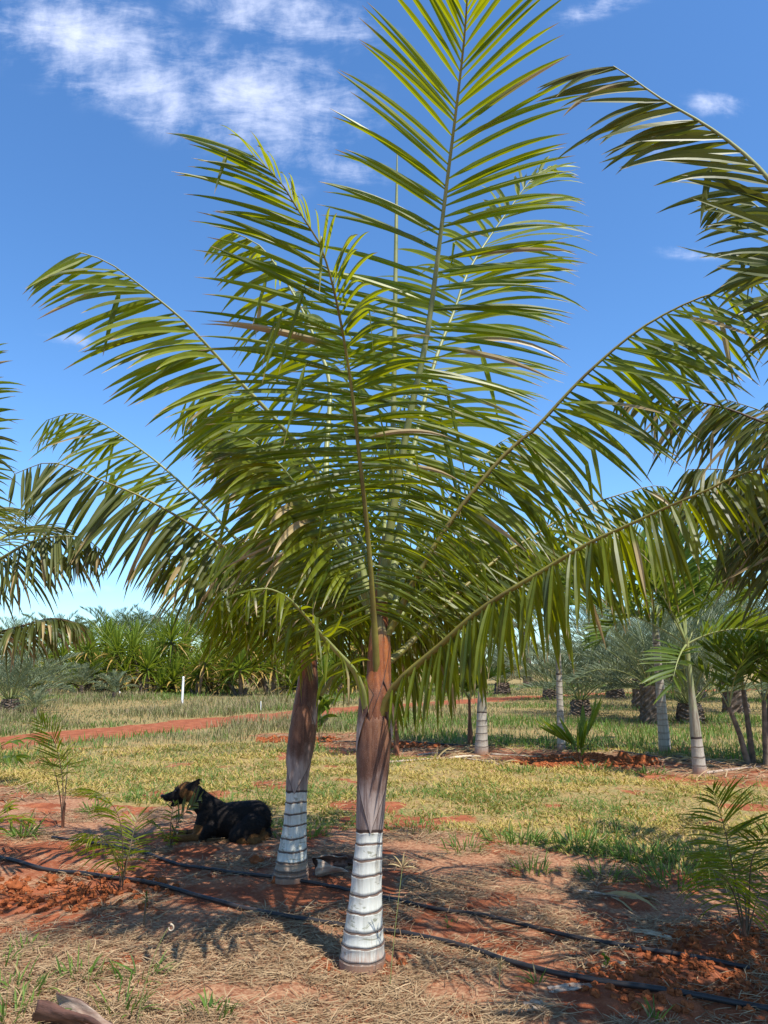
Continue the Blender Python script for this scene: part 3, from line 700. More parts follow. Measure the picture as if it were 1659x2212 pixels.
# fronds filling the heart of the crown
for c_, l_ in [(((815, 1330, 4.2), (800, 1230, 4.35), (760, 1120, 4.6), (690, 1010, 4.85), (610, 920, 5.0), (540, 870, 5.1), (470, 850, 5.15), (400, 870, 5.2)), .7),
           (((812, 1340, 4.1), (770, 1240, 4.05), (690, 1120, 3.98), (610, 1010, 3.9), (540, 950, 3.85), (490, 930, 3.82)), .6),
           (((845, 1330, 4.2), (880, 1230, 4.4), (940, 1120, 4.65), (1020, 1010, 4.9), (1090, 950, 5.05), (1150, 930, 5.1)), .66),
           (((815, 1350, 4.2), (770, 1280, 4.4), (700, 1200, 4.6), (620, 1150, 4.75), (540, 1150, 4.9), (470, 1190, 5.0)), .6),
           (((850, 1350, 4.2), (900, 1290, 4.4), (980, 1230, 4.6), (1060, 1220, 4.8), (1130, 1250, 4.9)), .55),
           (((828, 1300, 4.2), (830, 1180, 4.5), (835, 1050, 4.9), (850, 930, 5.2), (880, 850, 5.4), (900, 800, 5.5)), .7)]:
    frond(palm1, pts(*c_), n=48, L=l_, W=.032, start=.17, droop=.8, lift=-.8, a0=88, a1=40, jit=1.4, r0=.014, rnd=(.0, .9), dry=.04)

# --- rear palm
Y2 = 5.66
def c4(x_): return 576+.2233*x_
rows2 = [(1905, c4(226), 79), (1897, c4(226), 79), (1886, c4(233), 75), (1875, c4(238), 71.5), (1857, c4(243), 66), (1834, c4(251), 61), (1807, c4(262), 54.7), (1780, c4(274), 49.6), (1756, c4(279), 47.8), (1732, c4(286), 45.3), (1709, c4(290), 45.6)]
rows2 += [(1695, c4(292), 46), (1672, c4(303), 47.6), (1632, c4(317), 53.4), (1594, c4(344), 56.3), (1560, c4(362), 57), (1515, c4(378), 50), (1482, c4(390), 45), (1426, c4(408), 37), (1380, c4(420), 30), (1320, c4(440), 22)]
cx2, cr2 = interp_tab(rows2, Y2); zy2 = lambda py: P(640, py, Y2)[2]
B2 = np.array([cx2(0)[0], Y2, 0.0])
palm2 = empty('palm_tree', B2, 'rear palm with shorter white ringed trunk beside the dog', 'palm tree')
ringed(B2, cx2, cr2, (-.06, zy2(1709)), [zy2(v) for v in (1886, 1875, 1857, 1834, 1807, 1780, 1756, 1732)], M['whitetrunk'], palm2, amp=.05, lowz=zy2(1855), scarh=.012)
sheath_body(B2, cx2, cr2, zy2(1709)-.002, zy2(1520), palm2, 'sheath_low', .001)
sheath_body(B2, cx2, cr2, zy2(1540), zy2(1330), palm2, 'sheath_up', -.002, scar=False)
vshell(B2, cx2, cr2, zy2(1711), zy2(1625), zy2(1520), 1.7, -1.65, palm2, 'sheath_v', .006, tmax=.35, asym=0)
vshell(B2, cx2, cr2, zy2(1600), zy2(1500), zy2(1440), 1.2, -.9, palm2, 'sheath_v', .004, tmax=.5)
# fronds of the rear palm
frond(palm2, pts((672, 1470, 5.6), (660, 1395, 5.6), (620, 1310, 5.6), (559, 1240, 5.55), (473, 1174, 5.5), (387, 1118, 5.4), (301, 1071, 5.35), (215, 1036, 5.3), (150, 1008, 5.25), (95, 1000, 5.2), (30, 1025, 5.15)),
      n=56, L=.72, W=.031, start=.15, droop=.8, lift=-1.15, a0=98, a1=55, jit=1.7, r0=.021, mat='leaf_old', rnd=(0, .8), dry=.1, bendp=.1, rmat='rachis_dark')
frond(palm2, pts((675, 1450, 5.68), (650, 1350, 5.75), (590, 1250, 5.85), (507, 1161, 5.9), (430, 1080, 5.95), (344, 1002, 6.0), (258, 938, 6.02), (200, 903, 6.05), (155, 892, 6.05), (100, 908, 6.1)),
      n=54, L=.70, W=.027, start=.2, droop=.7, lift=-.95, a0=86, a1=30, jit=1.5, r0=.021, mat='leaf', rnd=(.3, 1), dry=.06, bendp=.08)
frond(palm2, pts((690, 1500, 5.68), (708, 1478, 5.66), (745, 1430, 5.6), (800, 1390, 5.5), (860, 1370, 5.4), (940, 1365, 5.3), (1010, 1385, 5.2)),
      n=46, L=.6, W=.035, start=.2, droop=2.2, lift=-.3, r0=.02, mat='leaf', rnd=(0, .6), dry=.06)
for (az, e0, e1, L_) in [(20, 62, -10, 2.2), (50, 68, 0, 2.4), (88, 70, -5, 2.4), (125, 68, -10, 2.2), (155, 66, -15, 1.9), (245, 60, -25, 1.3), (285, 58, -20, 1.4), (325, 50, -20, 1.7), (350, 60, -15, 2.2), (70, 78, 30, 2.4)]:
    zc = zy2(1430); x_, y_ = cx2(zc)
    frond(palm2, arc((x_, y_, zc), R_(az), e0, e1, L_), n=46, L=.66, W=.031, start=.18, droop=.9, lift=-.85, a0=90, a1=45, jit=1.5, r0=.02, mat='leaf', rnd=(0, .8), dry=.05)

# --- right off-frame palm, its fronds hang into the picture
B3 = np.array([2.55, 3.0, 0.0])
palm3 = empty('palm_tree', B3, 'palm outside the right edge whose greyed fronds reach into the photo', 'palm tree')
cxr = lambda z: (B3[0]+.02*z, B3[1]); crr = lambda z: float(np.interp(z, [0, .35, .8, 1.7, 2.3], [.125, .1, .085, .085, .05]))
ringed(B3, cxr, crr, (-.06, .85), [.1, .2, .3, .4, .5, .6, .72], M['whitetrunk'], palm3, lowz=.1)
sheath_body(B3, cxr, crr, .85, 2.3, palm3, 'sheath_low')
frond(palm3, [np.array([2.56, 3.0, 2.1]), np.array([2.3, 3.0, 2.75])]+pts((1740, 560, 3.05), (1700, 450, 3.05), (1659, 385, 3.05), (1598, 324, 3.05), (1524, 270, 3.05), (1457, 231, 3.05), (1412, 203, 3.05), (1360, 165, 3.05), (1325, 143, 3.05)),
      n=34, L=.52, W=.034, start=.2, droop=.6, lift=-.85, a0=66, a1=0, jit=1.8, mat='leaf_old', r0=.022, rnd=(.2, 1), dry=.03, bendp=.06, tipL=.75, nh=(.3, -.35, 1))
frond(palm3, [np.array([2.56, 3.0, 2.05]), np.array([2.45, 3.1, 2.5])]+pts((1760, 650, 3.3), (1700, 540, 3.35), (1650, 460, 3.38), (1610, 430, 3.4), (1560, 430, 3.4)),
      n=24, L=.46, W=.032, start=.35, droop=.7, lift=-.8, a0=80, a1=20, mat='leaf_old', r0=.02, rnd=(.3, 1), dry=.08)
frond(palm3, [np.array([2.56, 3.05, 2.0])]+pts((1780, 980, 3.6), (1720, 925, 3.9), (1659, 915, 4.1), (1600, 893, 4.25), (1562, 880, 4.32), (1462, 859, 4.5), (1400, 848, 4.6), (1350, 850, 4.7)),
      n=58, L=.5, W=.026, start=.2, droop=1.3, lift=-1.1, jit=2.2, a0=92, a1=25, mat='leaf_old', rmat='rachis_brown', r0=.018, rnd=(0, .8), dry=.4, bendp=.25, label='drooping tattered frond with brown leaflets')
frond(palm3, [np.array([2.56, 3.05, 1.9])]+pts((1800, 1150, 3.5), (1740, 1080, 3.8), (1690, 1060, 4.0), (1630, 1060, 4.2), (1570, 1085, 4.35)),
      n=50, L=.6, W=.03, start=.2, droop=.9, lift=-1.0, a0=92, a1=50, jit=1.6, mat='leaf_old', r0=.018, rnd=(0, .7), dry=.2)
frond(palm3, [np.array([2.56, 3.05, 1.8])]+pts((1800, 1200, 3.6), (1740, 1140, 3.9), (1680, 1128, 4.2), (1610, 1145, 4.5), (1550, 1200, 4.7)),
      n=46, L=.55, W=.03, start=.2, droop=1.0, lift=-.9, a0=92, a1=45, jit=1.6, mat='leaf_old', r0=.016, rnd=(0, .6), dry=.12)
for (az, e0, e1, L_) in [(10, 65, 0, 2.2), (70, 65, 0, 2.2), (-50, 65, 0, 2.1), (-95, 60, 0, 2.0), (-20, 45, -15, 2.0), (-70, 40, -10, 2.2), (35, 50, -5, 2.2), (-115, 45, -10, 2.0), (88, 58, 5, 1.9), (-30, 75, 30, 2.4), (60, 80, 35, 2.4), (-130, 55, -5, 1.7), (-146, 62, 0, 1.5), (-140, 35, -20, 1.5)]:
    frond(palm3, arc((2.57, 3.0, 2.0), R_(az), e0, e1, L_), n=40, L=.55, W=.036, start=.2, droop=1.2, mat='leaf_old', rnd=(0, .8), dry=.06)

# --- second palm beyond the right edge
B5 = np.array([3.75, 4.9, 0.0])
palm5 = empty('palm_tree', B5, 'farther palm outside the right edge, its crown behind the tattered frond', 'palm tree')
cx5 = lambda z: (B5[0]+.01*z, B5[1])
ringed(B5, cx5, crr, (-.06, .85), [.1, .2, .3, .4, .5, .6, .72], M['whitetrunk'], palm5, lowz=.1)
sheath_body(B5, cx5, crr, .85, 2.3, palm5, 'sheath_low')
for (az, e0, e1, L_) in [(0, 62, 0, 2.2), (40, 62, -5, 2.2), (80, 65, 0, 2.2), (120, 62, -5, 2.1), (155, 52, -8, 2.1), (185, 50, -5, 2.0), (215, 48, -8, 1.8), (245, 45, -12, 1.8), (-75, 50, -10, 1.8), (-35, 60, 0, 2.1), (170, 72, 20, 2.0), (110, 78, 35, 2.2)]:
    frond(palm5, arc((3.75, 4.9, 1.95), R_(az), e0, e1, L_), n=44, L=.58, W=.032, start=.2, droop=.9, lift=-.85, a0=90, a1=45, jit=1.5, mat='leaf_old', r0=.019, rmat='rachis_dark', rnd=(0, .8), dry=.06)

# --- left off-frame palm
B4 = np.array([-3.15, 5.35, 0.0])
palm4 = empty('palm_tree', B4, 'palm outside the left edge whose drooping fronds reach into the photo', 'palm tree')
cxl = lambda z: (B4[0]+.01*z, B4[1])
ringed(B4, cxl, crr, (-.06, .85), [.1, .2, .3, .4, .5, .6, .72], M['whitetrunk'], palm4, lowz=.1)
sheath_body(B4, cxl, crr, .85, 2.2, palm4, 'sheath_low')
frond(palm4, [np.array([-3.14, 5.35, 1.9]), np.array([-3.1, 5.4, 2.2])]+pts((-60, 1240, 5.55), (0, 1208, 5.45), (64, 1172, 5.35), (129, 1158, 5.3), (180, 1162, 5.25), (215, 1185, 5.2)),
      n=56, L=.5, W=.026, start=.2, droop=.9, lift=-1.0, a0=92, a1=45, jit=1.6, mat='leaf_old', rmat='rachis', r0=.02, rnd=(.2, .9), dry=.15, bendp=.12)
frond(palm4, [np.array([-3.14, 5.35, 1.6])]+pts((-90, 1400, 5.5), (-20, 1372, 5.4), (55, 1350, 5.3), (110, 1336, 5.25), (165, 1346, 5.2)),
      n=50, L=.42, W=.026, start=.2, droop=2.0, lift=-.1, mat='leaf_old', r0=.016, rnd=(0, .7), dry=.25, bendp=.12, rmat='rachis_brown')
frond(palm4, [np.array([-3.14, 5.35, 1.9])]+pts((-200, 1250, 5.7), (-150, 1050, 5.6), (-120, 900, 5.5), (-90, 780, 5.4), (-90, 680, 5.3)),
      n=50, L=.66, W=.03, start=.15, droop=.6, lift=.1, mat='leaf', nh=(.1, .9, .4), rnd=(0, .9), dry=.1)
for (az, e0, e1, L_) in [(160, 60, -10, 2.2), (110, 60, -10, 2.2), (220, 60, 0, 2.2), (85, 62, -10, 1.6), (-70, 60, 5, 2.4), (-100, 60, 0, 2.2), (250, 50, -10, 2.0), (140, 60, -10, 2.0), (-85, 40, -10, 2.0), (-120, 60, 0, 2.2)]:
    frond(palm4, arc((-3.14, 5.35, 1.9), R_(az), e0, e1, L_), n=40, L=.5, W=.032, start=.2, droop=1.4, mat='leaf_old', rnd=(0, .8), dry=.12)

# ------------------------------------------------------------ dog lying in the shade
def build_dog():
    Y = 6.95
    o_ = onG(505, 1812); o_[1] = Y
    root = empty('dog', (o_[0], Y, o_[2]), 'black and tan dog lying in the shade and panting, facing left', 'dog')
    zoff = P(505, 1812, Y)[2]-o_[2]
    def q(px, py, dy=0.0):
        v = P(px, py, Y); return np.array([v[0]-o_[0], dy, v[2]-zoff-o_[2]])
    bm_V = []; bm_F = []; cnt = 0
    def cap(a, b, ra, rb, sq=1.0, ns=6):
        nonlocal cnt
        a, b = np.array(a, float), np.array(b, float); L = np.linalg.norm(b-a); k = max(3, int(L/(.35*min(ra, rb)))+2)
        t = np.concatenate([-np.cos(np.linspace(0, np.pi/2, ns))[:-1], [0], [0], np.sin(np.linspace(0, np.pi/2, ns))[1:]])
        d = (b-a)/max(L, 1e-6); P_ = []; R__ = []
        for u in np.linspace(0, 1, ns)[:-1]:
            th = (1-u)*np.pi/2; P_.append(a-d*ra*math.sin(th)); R__.append(max(ra*math.cos(th), 1e-4))
        for u in np.linspace(0, 1, k): P_.append(a+(b-a)*u); R__.append(ra+(rb-ra)*u)
        for u in np.linspace(0, 1, ns)[1:]:
            th = u*np.pi/2; P_.append(b+d*rb*math.sin(th)); R__.append(max(rb*math.cos(th), 1e-4))
        V, Fq = tube(P_, R__, 14, 1, caps=False)
        if sq != 1: 
            m0 = (a+b)/2; V = V.copy(); V[:, 1] = m0[1]+(V[:, 1]-m0[1])*sq
        bm_V.append(V); bm_F.append(Fq+cnt); cnt += len(V)
    # trunk of the body: rump, loin, ribcage, shoulder
    cap(q(548, 1768, .02), q(500, 1771, .0), .150, .150, .95)
    cap(q(500, 1772, 0), q(458, 1770, .0), .150, .130, .9)
    cap(q(465, 1757, 0), q(434, 1732, 0), .115, .092, .9)      # neck base
    cap(q(440, 1738, 0), q(418, 1714, 0), .098, .080, .88)      # neck
    cap(q(414, 1711, 0), q(400, 1710, 0), .078, .074, .85)      # skull
    cap(q(402, 1702, 0), q(388, 1709, 0), .054, .050, .9)       # brow
    cap(q(392, 1717, 0), q(360, 1723, 0), .056, .034, .85)      # muzzle
    cap(q(396, 1728, 0), q(371, 1740, 0), .033, .016, .9)       # open lower jaw
    cap(q(356, 1721, 0), q(354, 1722, 0), .018, .015, 1)        # nose
    for sy in (-1, 1):                                           # ears
        cap(q(412, 1703, sy*.048), q(428, 1685, sy*.06), .048, .012, .45)
    cap(q(450, 1765, -.02), q(436, 1795, -.03), .10, .075, 1)    # chest
    for sy in (-1, 1):
        cap(q(462, 1783, sy*.10), q(440, 1803, sy*.11), .062, .040)      # upper foreleg
        cap(q(440, 1803, sy*.11), q(388, 1806, sy*.10), .037, .027)      # forearm
        cap(q(388, 1806, sy*.10), q(366, 1807, sy*.10), .028, .026)      # paw
        cap(q(548, 1778, sy*.10), q(520, 1796, sy*.16), .105, .075)      # thigh
        cap(q(520, 1800, sy*.17), q(560, 1806, sy*.18), .045, .032)      # shank
        cap(q(560, 1806, sy*.18), q(528, 1809, sy*.20), .030, .024)      # hind foot
    cap(q(568, 1785, .05), q(578, 1800, .0), .05, .035); cap(q(578, 1802, 0), q(556, 1808, -.22), .033, .022)   # tail curled forward
    me = bpy.data.meshes.new('tmp'); V = np.concatenate(bm_V); Fq = np.concatenate(bm_F)
    me.from_pydata(V.tolist(), [], Fq.tolist()); t = bpy.data.objects.new('tmp', me); C.objects.link(t)
    md = t.modifiers.new('r', 'REMESH'); md.mode = 'VOXEL'; md.voxel_size = .009
    sm = t.modifiers.new('s', 'SMOOTH'); sm.iterations = 7; sm.factor = .5
    dg = bpy.context.evaluated_depsgraph_get(); me2 = bpy.data.meshes.new_from_object(t.evaluated_get(dg))
    bpy.data.objects.remove(t); 
    n = len(me2.vertices); co_ = np.zeros(n*3, np.float32); me2.vertices.foreach_get('co', co_); X = co_.reshape(-1, 3)
    # tan patches: cheeks, brow, throat, chest front, lower legs, breech; black elsewhere
    def near(p, r): return np.exp(-(((X-p)**2).sum(1))/r**2)
    tanv = np.maximum.reduce([near(q(402, 1714, -.07), .055), near(q(414, 1720, -.07), .06), near(q(398, 1694, -.03), .05), near(q(414, 1728, -.05), .055), near(q(438, 1797, -.05), .10),
                              near(q(420, 1804, -.1), .09), near(q(390, 1806, -.1), .08), near(q(366, 1807, -.1), .06), near(q(420, 1804, .1), .09), near(q(380, 1806, .1), .08),
                              near(q(576, 1798, -.1), .07), near(q(556, 1808, -.18), .07), near(q(530, 1809, -.2), .05), near(q(424, 1692, -.05), .02)*.6])
    A = np.ones((n, 4), np.float32); A[:, 0] = ss(tanv, .30, .55); A[:, 1] = near(q(354, 1722, 0), .02)
    at = me2.color_attributes.new('coat', 'FLOAT_COLOR', 'POINT'); at.data.foreach_set('color', A.ravel())
    m, nn_, out = newmat('dog_coat'); a = nn_.sep(nn_.attr('coat').outputs['Color'])
    tcx = nn_.add('ShaderNodeTexCoord').outputs['Object']; nz = nn_.noise(nn_.mapping(tcx, scale=(1, 3, 2)), 60, 4, .7)
    tan = nn_.mix(nn_.smooth(nz, .35, .65), (.12, .05, .016, 1), (.21, .10, .035, 1)); blk = nn_.mix(nn_.smooth(nz, .4, .65), (.009, .008, .008, 1), (.025, .02, .018, 1))
    base = nn_.mix(nn_.smooth(nn_.m('ADD', a[0], nn_.m('MULTIPLY', nn_.m('SUBTRACT', nz, .5), .5)), .35, .6), blk, tan)
    nn_.l.new(principled(nn_, base, .75, .12, nn_.bump(nz, .5, .006)), out.inputs[0])
    me2.materials.clear(); me2.materials.append(m); me2.polygons.foreach_set('use_smooth', np.ones(len(me2.polygons), bool))
    b = bpy.data.objects.new('body', me2); C.objects.link(b); b.parent = root
    # short fur over the body
    nr = np.zeros(n*3, np.float32); me2.vertices.foreach_get('normal', nr); Nn = nr.reshape(-1, 3)
    pick = rng.random(n) < .85; Xp = X[pick]; Np = Nn[pick]; k = len(Xp)
    back = np.array([.9, 0, -.35]); d = nrm(Np*.55+back*.9+rng.normal(0, .18, (k, 3)))
    headm = Xp[:, 0] < q(425, 0, 0)[0]
    ln = np.where(headm, .010, .026)*rng.uniform(.6, 1.3, k)
    V, Fq, _ = ribbons(Xp-Np*.002, d, np.cross(d, Np), ln, np.full(k, .0022), 2, .3, .1, prof=lambda u: 1 if u < .6 else .15)
    Af = np.repeat(A[pick][:, :3], 9, 0)
    mesh_np('fur', V, Fq, m, b, Af, 'coat', smooth=False)
    eye = simple('dog_eye', (.015, .009, .006), .12, .0); pk = simple('dog_tongue', (.55, .16, .17), .35, .1)
    wt = simple('dog_tooth', (.75, .7, .58), .3, .05); nb = simple('dog_nose', (.012, .011, .012), .3, .1)
    def blob(name, c, r, mat, sc=(1, 1, 1)):
        a = np.linspace(0, np.pi, 9); V, Fq = tube([np.array(c)+np.array([0, 0, -r*math.cos(u)*sc[2]]) for u in a], [max(r*math.sin(u), 1e-4) for u in a], 12, 1, caps=False)
        V[:, 0] = c[0]+(V[:, 0]-c[0])*sc[0]; V[:, 1] = c[1]+(V[:, 1]-c[1])*sc[1]; return mesh_np(name, V, Fq, mat, b)
    for sy in (-1, 1): blob('eye', q(383, 1708, sy*.046), .0095, eye)
    blob('nose', q(351, 1720, 0), .019, nb, (1, 1, .8))
    tube_obj('tongue', [q(392, 1725, -.004), q(380, 1729, -.006), q(368, 1733, -.008), q(364, 1737, -.010)], [.014, .015, .013, .006], pk, b, 10, .3)
    tube_obj('teeth', [q(388, 1724, -.026), q(378, 1727, -.024), q(370, 1729, -.018)], [.003, .003, .002], wt, b, 6)
build_dog()

# ------------------------------------------------------------ fallen curled leaf sheaths
def curl_sheath(loc, L, r, rz, open_, mi, mo, label, tilt=0, lift=.0, flare=.3, twist=.6):
    n, m_ = 26, 22; V = []
    for i in range(n):
        u = i/(n-1); rr = r*(1-.35*u)*(1+flare*max(0, u-.7)); tw = twist*u
        for j in range(m_):
            a = -math.pi/2+(j/(m_-1)-.5)*open_*(1-.45*u)+tw
            V.append((u*L+.012*math.sin(j*.9+u*3), rr*math.cos(a), rr*math.sin(a)+r+.05*L*math.sin(u*2.6)+.006*math.sin(j*1.7+i*.4)))
    V = np.array(V); V[:, 2] += V[:, 0]*math.sin(tilt)
    idx = np.arange(n*m_).reshape(n, m_); Fq = np.stack([idx[:-1, :-1], idx[1:, :-1], idx[1:, 1:], idx[:-1, 1:]], -1).reshape(-1, 4)
    o = mesh_np('fallen_leaf_sheath', V, Fq, mi); o.data.materials.append(mo)
    sol = o.modifiers.new('t', 'SOLIDIFY'); sol.thickness = .006; sol.offset = 0; sol.material_offset = 1; sol.material_offset_rim = 1
    o.location = (loc[0], loc[1], loc[2]+lift-.008); o.rotation_euler = (0, 0, rz)
    return tag(o, label, 'leaf sheath', 'fallen leaf sheaths')
curl_sheath(onG(680, 1893), .24, .07, R_(14), 5.2, M['drybrown'], M['drypale'], 'large curled pale sheath lying between the two ringed trunks', flare=.6, twist=.9)
curl_sheath(onG(700, 1868), .30, .055, R_(-14), 4.2, M['drybrown'], M['drybrown'], 'dark brown sheath behind the large curled one, touching the rear trunk')
curl_sheath(onG(98, 2200), .40, .062, R_(-28), 4.6, M['drypale'], M['drybrown'], 'big red brown curled sheath in the bottom left corner', flare=.2, twist=-.5)
curl_sheath(onG(1190, 2142), .19, .022, R_(4), 2.6, M['drypale'], M['drypale'], 'flat bleached sheath piece at the bottom edge below the near hose')
curl_sheath(onG(1140, 2185), .07, .026, R_(10), 3.6, M['drypale'], M['drypale'], 'small pale curled chip at the bottom edge left of the bleached piece')
curl_sheath(onG(1355, 2020), .24, .018, R_(-42), 2.2, M['dryfrond'], M['dryfrond'], 'tan sheath strip slanting across the far hose in the shade')
curl_sheath(onG(1290, 2085), .2, .015, R_(8), 2.0, M['dryfrond'], M['dryfrond'], 'dull brown sheath strip lying between the two hoses at right')
curl_sheath(onG(1135, 1985), .05, .02, R_(20), 2.5, M['drypale'], M['drypale'], 'small greyish sheath scrap in the shade behind the near hose')
curl_sheath(onG(325, 1905), .05, .018, R_(40), 3, M['drypale'], M['drypale'], 'small pale sheath scrap on the red soil by the near hose')
curl_sheath(onG(1290, 1650), .5, .05, R_(170), 2.0, M['dryfrond'], M['drypale'], 'pale sheath lying behind the red soil heap')
curl_sheath(onG(960, 1640), .6, .045, R_(10), 2.0, M['dryfrond'], M['drypale'], 'tan sheath left of the grey ringed palm')
# bleached frond bases / long dry fronds
def dry_frond(p, r, label, leaflets=0):
    root = empty('fallen_frond', p[0], label, 'fallen frond', 'fallen dry fronds'); c = catmull(p, 20)-p[0]
    c[:, 2] += .012
    tube_obj('stalk', c, np.linspace(r, r*.35, 20), M['drypale'], root, 8, .55)
    if leaflets:
        i = rng.integers(6, 20, leaflets); d = np.tile(nrm(np.array([c[-1]-c[0]])), (leaflets, 1))+rng.normal(0, .5, (leaflets, 3)); d[:, 2] = np.abs(d[:, 2])*.4
        V, Fq, A = ribbons(c[i], d, rng.normal(0, 1, (leaflets, 3)), rng.uniform(.2, .5, leaflets), rng.uniform(.01, .025, leaflets), 5, 1.0, .3, dry=np.ones(leaflets))
        mesh_np('leaflets', V, Fq, M['straw'], root, A, smooth=False)
dry_frond([onG(838, 1648), onG(900, 1644), onG(980, 1638), onG(1040, 1644), onG(1090, 1655)], .035, 'long bleached frond lying along the turf edge right of the front trunk', 40)
dry_frond([onG(1522, 1672), onG(1560, 1667), onG(1600, 1662), onG(1642, 1657)], .05, 'thick white frond base lying right of the pale based palm', 0)
dry_frond([onG(1060, 1630), onG(1120, 1634), onG(1180, 1640), onG(1230, 1648)], .03, 'dry frond lying right of the grey ringed palm', 50)
dry_frond([onG(900, 1633), onG(940, 1628), onG(990, 1624), onG(1020, 1622)], .03, 'dry frond lying left of the grey ringed palm', 40)
dry_frond([onG(1340, 1640), onG(1400, 1640), onG(1460, 1648), onG(1510, 1655)], .03, 'dry frond under the two slender trunks at right', 50)
dry_frond([onG(1390, 1628), onG(1440, 1632), onG(1500, 1640), onG(1560, 1648)], .025, 'darker dry frond behind the pale based palm', 40)
dry_frond([onG(1240, 1925), onG(1280, 1930), onG(1330, 1938), onG(1400, 1940)], .014, 'thin dry frond stalk in the shaded straw at right', 12)

# ------------------------------------------------------------ soil clods
def clod(px, py, r, label, seed):
    g = onG(px, py); nu, nv = 14, 9; V = []
    for i in range(nv):
        th = math.pi*i/(nv-1)
        for j in range(nu):
            a = 2*math.pi*j/nu; rr = r*(1+.28*math.sin(3*a+seed)*math.sin(th)+.2*math.sin(5*th+seed*2)+.14*math.cos(4*a-seed+3*th))
            V.append((rr*math.sin(th)*math.cos(a), rr*math.sin(th)*math.sin(a), rr*math.cos(th)*.75+r*.45))
    idx = np.arange(nu*nv).reshape(nv, nu); nx = np.roll(idx, -1, 1); Fq = np.stack([idx[:-1], idx[1:], nx[1:], nx[:-1]], -1).reshape(-1, 4)
    o = mesh_np('soil_clod', V, Fq, M['clod']); o.location = tuple(g); return tag(o, label, 'soil clod', 'red soil clods')
for i, a in enumerate([(868, 2085, .026, 'largest round red clod right of the front trunk foot'), (826, 2092, .017, 'small red clod touching the front trunk foot on its right'), (800, 2102, .015, 'small red clod just in front of the trunk foot'),
          (708, 2092, .016, 'red clod left of the front trunk foot'), (552, 1862, .05, 'red clod in the shade left of the rear trunk'), (598, 1905, .035, 'red clod beside the rear trunk foot, at its left'),
          (35, 1915, .05, 'round lit red clod at the left edge in front of the near hose'), (110, 1900, .04, 'pointed lit red clod in the dug soil at left'), (180, 1912, .035, 'red clod in the dug soil between the pointed clod and the feathery seedling'), (350, 1908, .03, 'shaded red clod behind the near hose at left'),
          (310, 1965, .03, 'red clod half lit in front of the near hose, left of the little weed'), (1350, 1650, .11, 'tall red clod at the right end of the red soil heap'), (1385, 1652, .09, 'low red clod at the far right of the red soil heap'), (1320, 1655, .08, 'red clod in the middle right of the red soil heap')]):
    clod(*a, seed=i*1.7)
def clods(cx_, cy_, n, rad, r, label):
    g = onG(cx_, cy_); acc = Acc()
    for i in range(n):
        a = rng.uniform(0, 6.28); q_ = rad*rng.random()**.6; x_, y_ = g[0]+q_*math.cos(a)*1.5, g[1]+q_*math.sin(a)*.8; z_ = float(H(x_, y_)); rr = r*rng.uniform(.3, 1.2)
        nu, nv = 8, 6; th = np.linspace(0, np.pi, nv)[:, None]; al_ = np.linspace(0, 2*np.pi, nu, endpoint=False)[None]
        R2 = rr*(1+.25*np.sin(3*al_+i)*np.sin(th)+.2*np.cos(2*al_+i*2+3*th)+rng.normal(0, .06, (nv, nu)))
        V = np.stack([R2*np.sin(th)*np.cos(al_)+x_, R2*np.sin(th)*np.sin(al_)+y_, R2*np.cos(th)*.8+z_+rr*.3], -1)
        idx = np.arange(nu*nv).reshape(nv, nu); nx = np.roll(idx, -1, 1); acc.add(V, np.stack([idx[:-1], idx[1:], nx[1:], nx[:-1]], -1).reshape(-1, 4))
    o = acc.obj('red_soil_crumbs', M['clod'], smooth=False); tag(o, label, 'soil', kind='stuff')
clods(1265, 1650, 500, .75, .045, 'heap of crumbly red soil at the turf edge')
clods(120, 1925, 380, .55, .022, 'loose crumbs of dug red soil at left')
clods(1510, 2130, 420, .42, .018, 'loose crumbs of shaded red soil at lower right')
clods(1600, 2050, 300, .4, .02, 'loose red soil around the foot of the shaded seedling')
clods(640, 1600, 200, .6, .05, 'red soil crumbs behind the rear trunk')
clods(880, 1612, 120, .5, .05, 'red soil crumbs by the thin red stem')

# ------------------------------------------------------------ seedlings
def seedling(px, py, name, label, specs, mat='leaf', group='palm seedlings', stem=None, lw=.012):
    g = onG(px, py); root = empty(name, g, label, 'palm seedling', group)
    if stem: tube_obj('stem', [(0, 0, -.02), (0, 0, stem[0]*.5), (stem[0]*.03, 0, stem[0])], [stem[1]*1.3, stem[1], stem[1]*.7], M['redtrunk'], root, 8)
    for sp in specs:
        kw = dict(n=18, L=.22, W=lw, start=.3, droop=.5, lift=.2, r0=.005, K=5, rmat='rachis_brown', mat=mat, bendp=.02, dry=.02, rseg=5); kw.update(sp[1])
        frond(root, [np.array([g[0], g[1], g[2]-.02])]+sp[0], **kw)
Ys = G(135, 1787)[1]
seedling(135, 1787, 'palm_seedling', 'tall lone seedling palm with one dark arching frond at left', [
    (pts((136, 1700, Ys), (130, 1650, Ys), (120, 1610, Ys-.05), (105, 1580, Ys-.1), (88, 1560, Ys-.15)), dict(n=24, L=.28, nh=(-.3, -.6, .7), a0=62, a1=20, start=.42, W=.013, droop=.25, rnd=(0, .4), tipL=.5)),
    (pts((142, 1700, Ys), (146, 1640, Ys+.1), (140, 1610, Ys+.3)), dict(n=9, L=.26, start=.55)),
    (pts((132, 1740, Ys), (124, 1690, Ys-.1), (112, 1650, Ys-.2)), dict(n=4, L=.24, start=.7))], stem=(.22, .013))
Ys = G(262, 1915)[1]
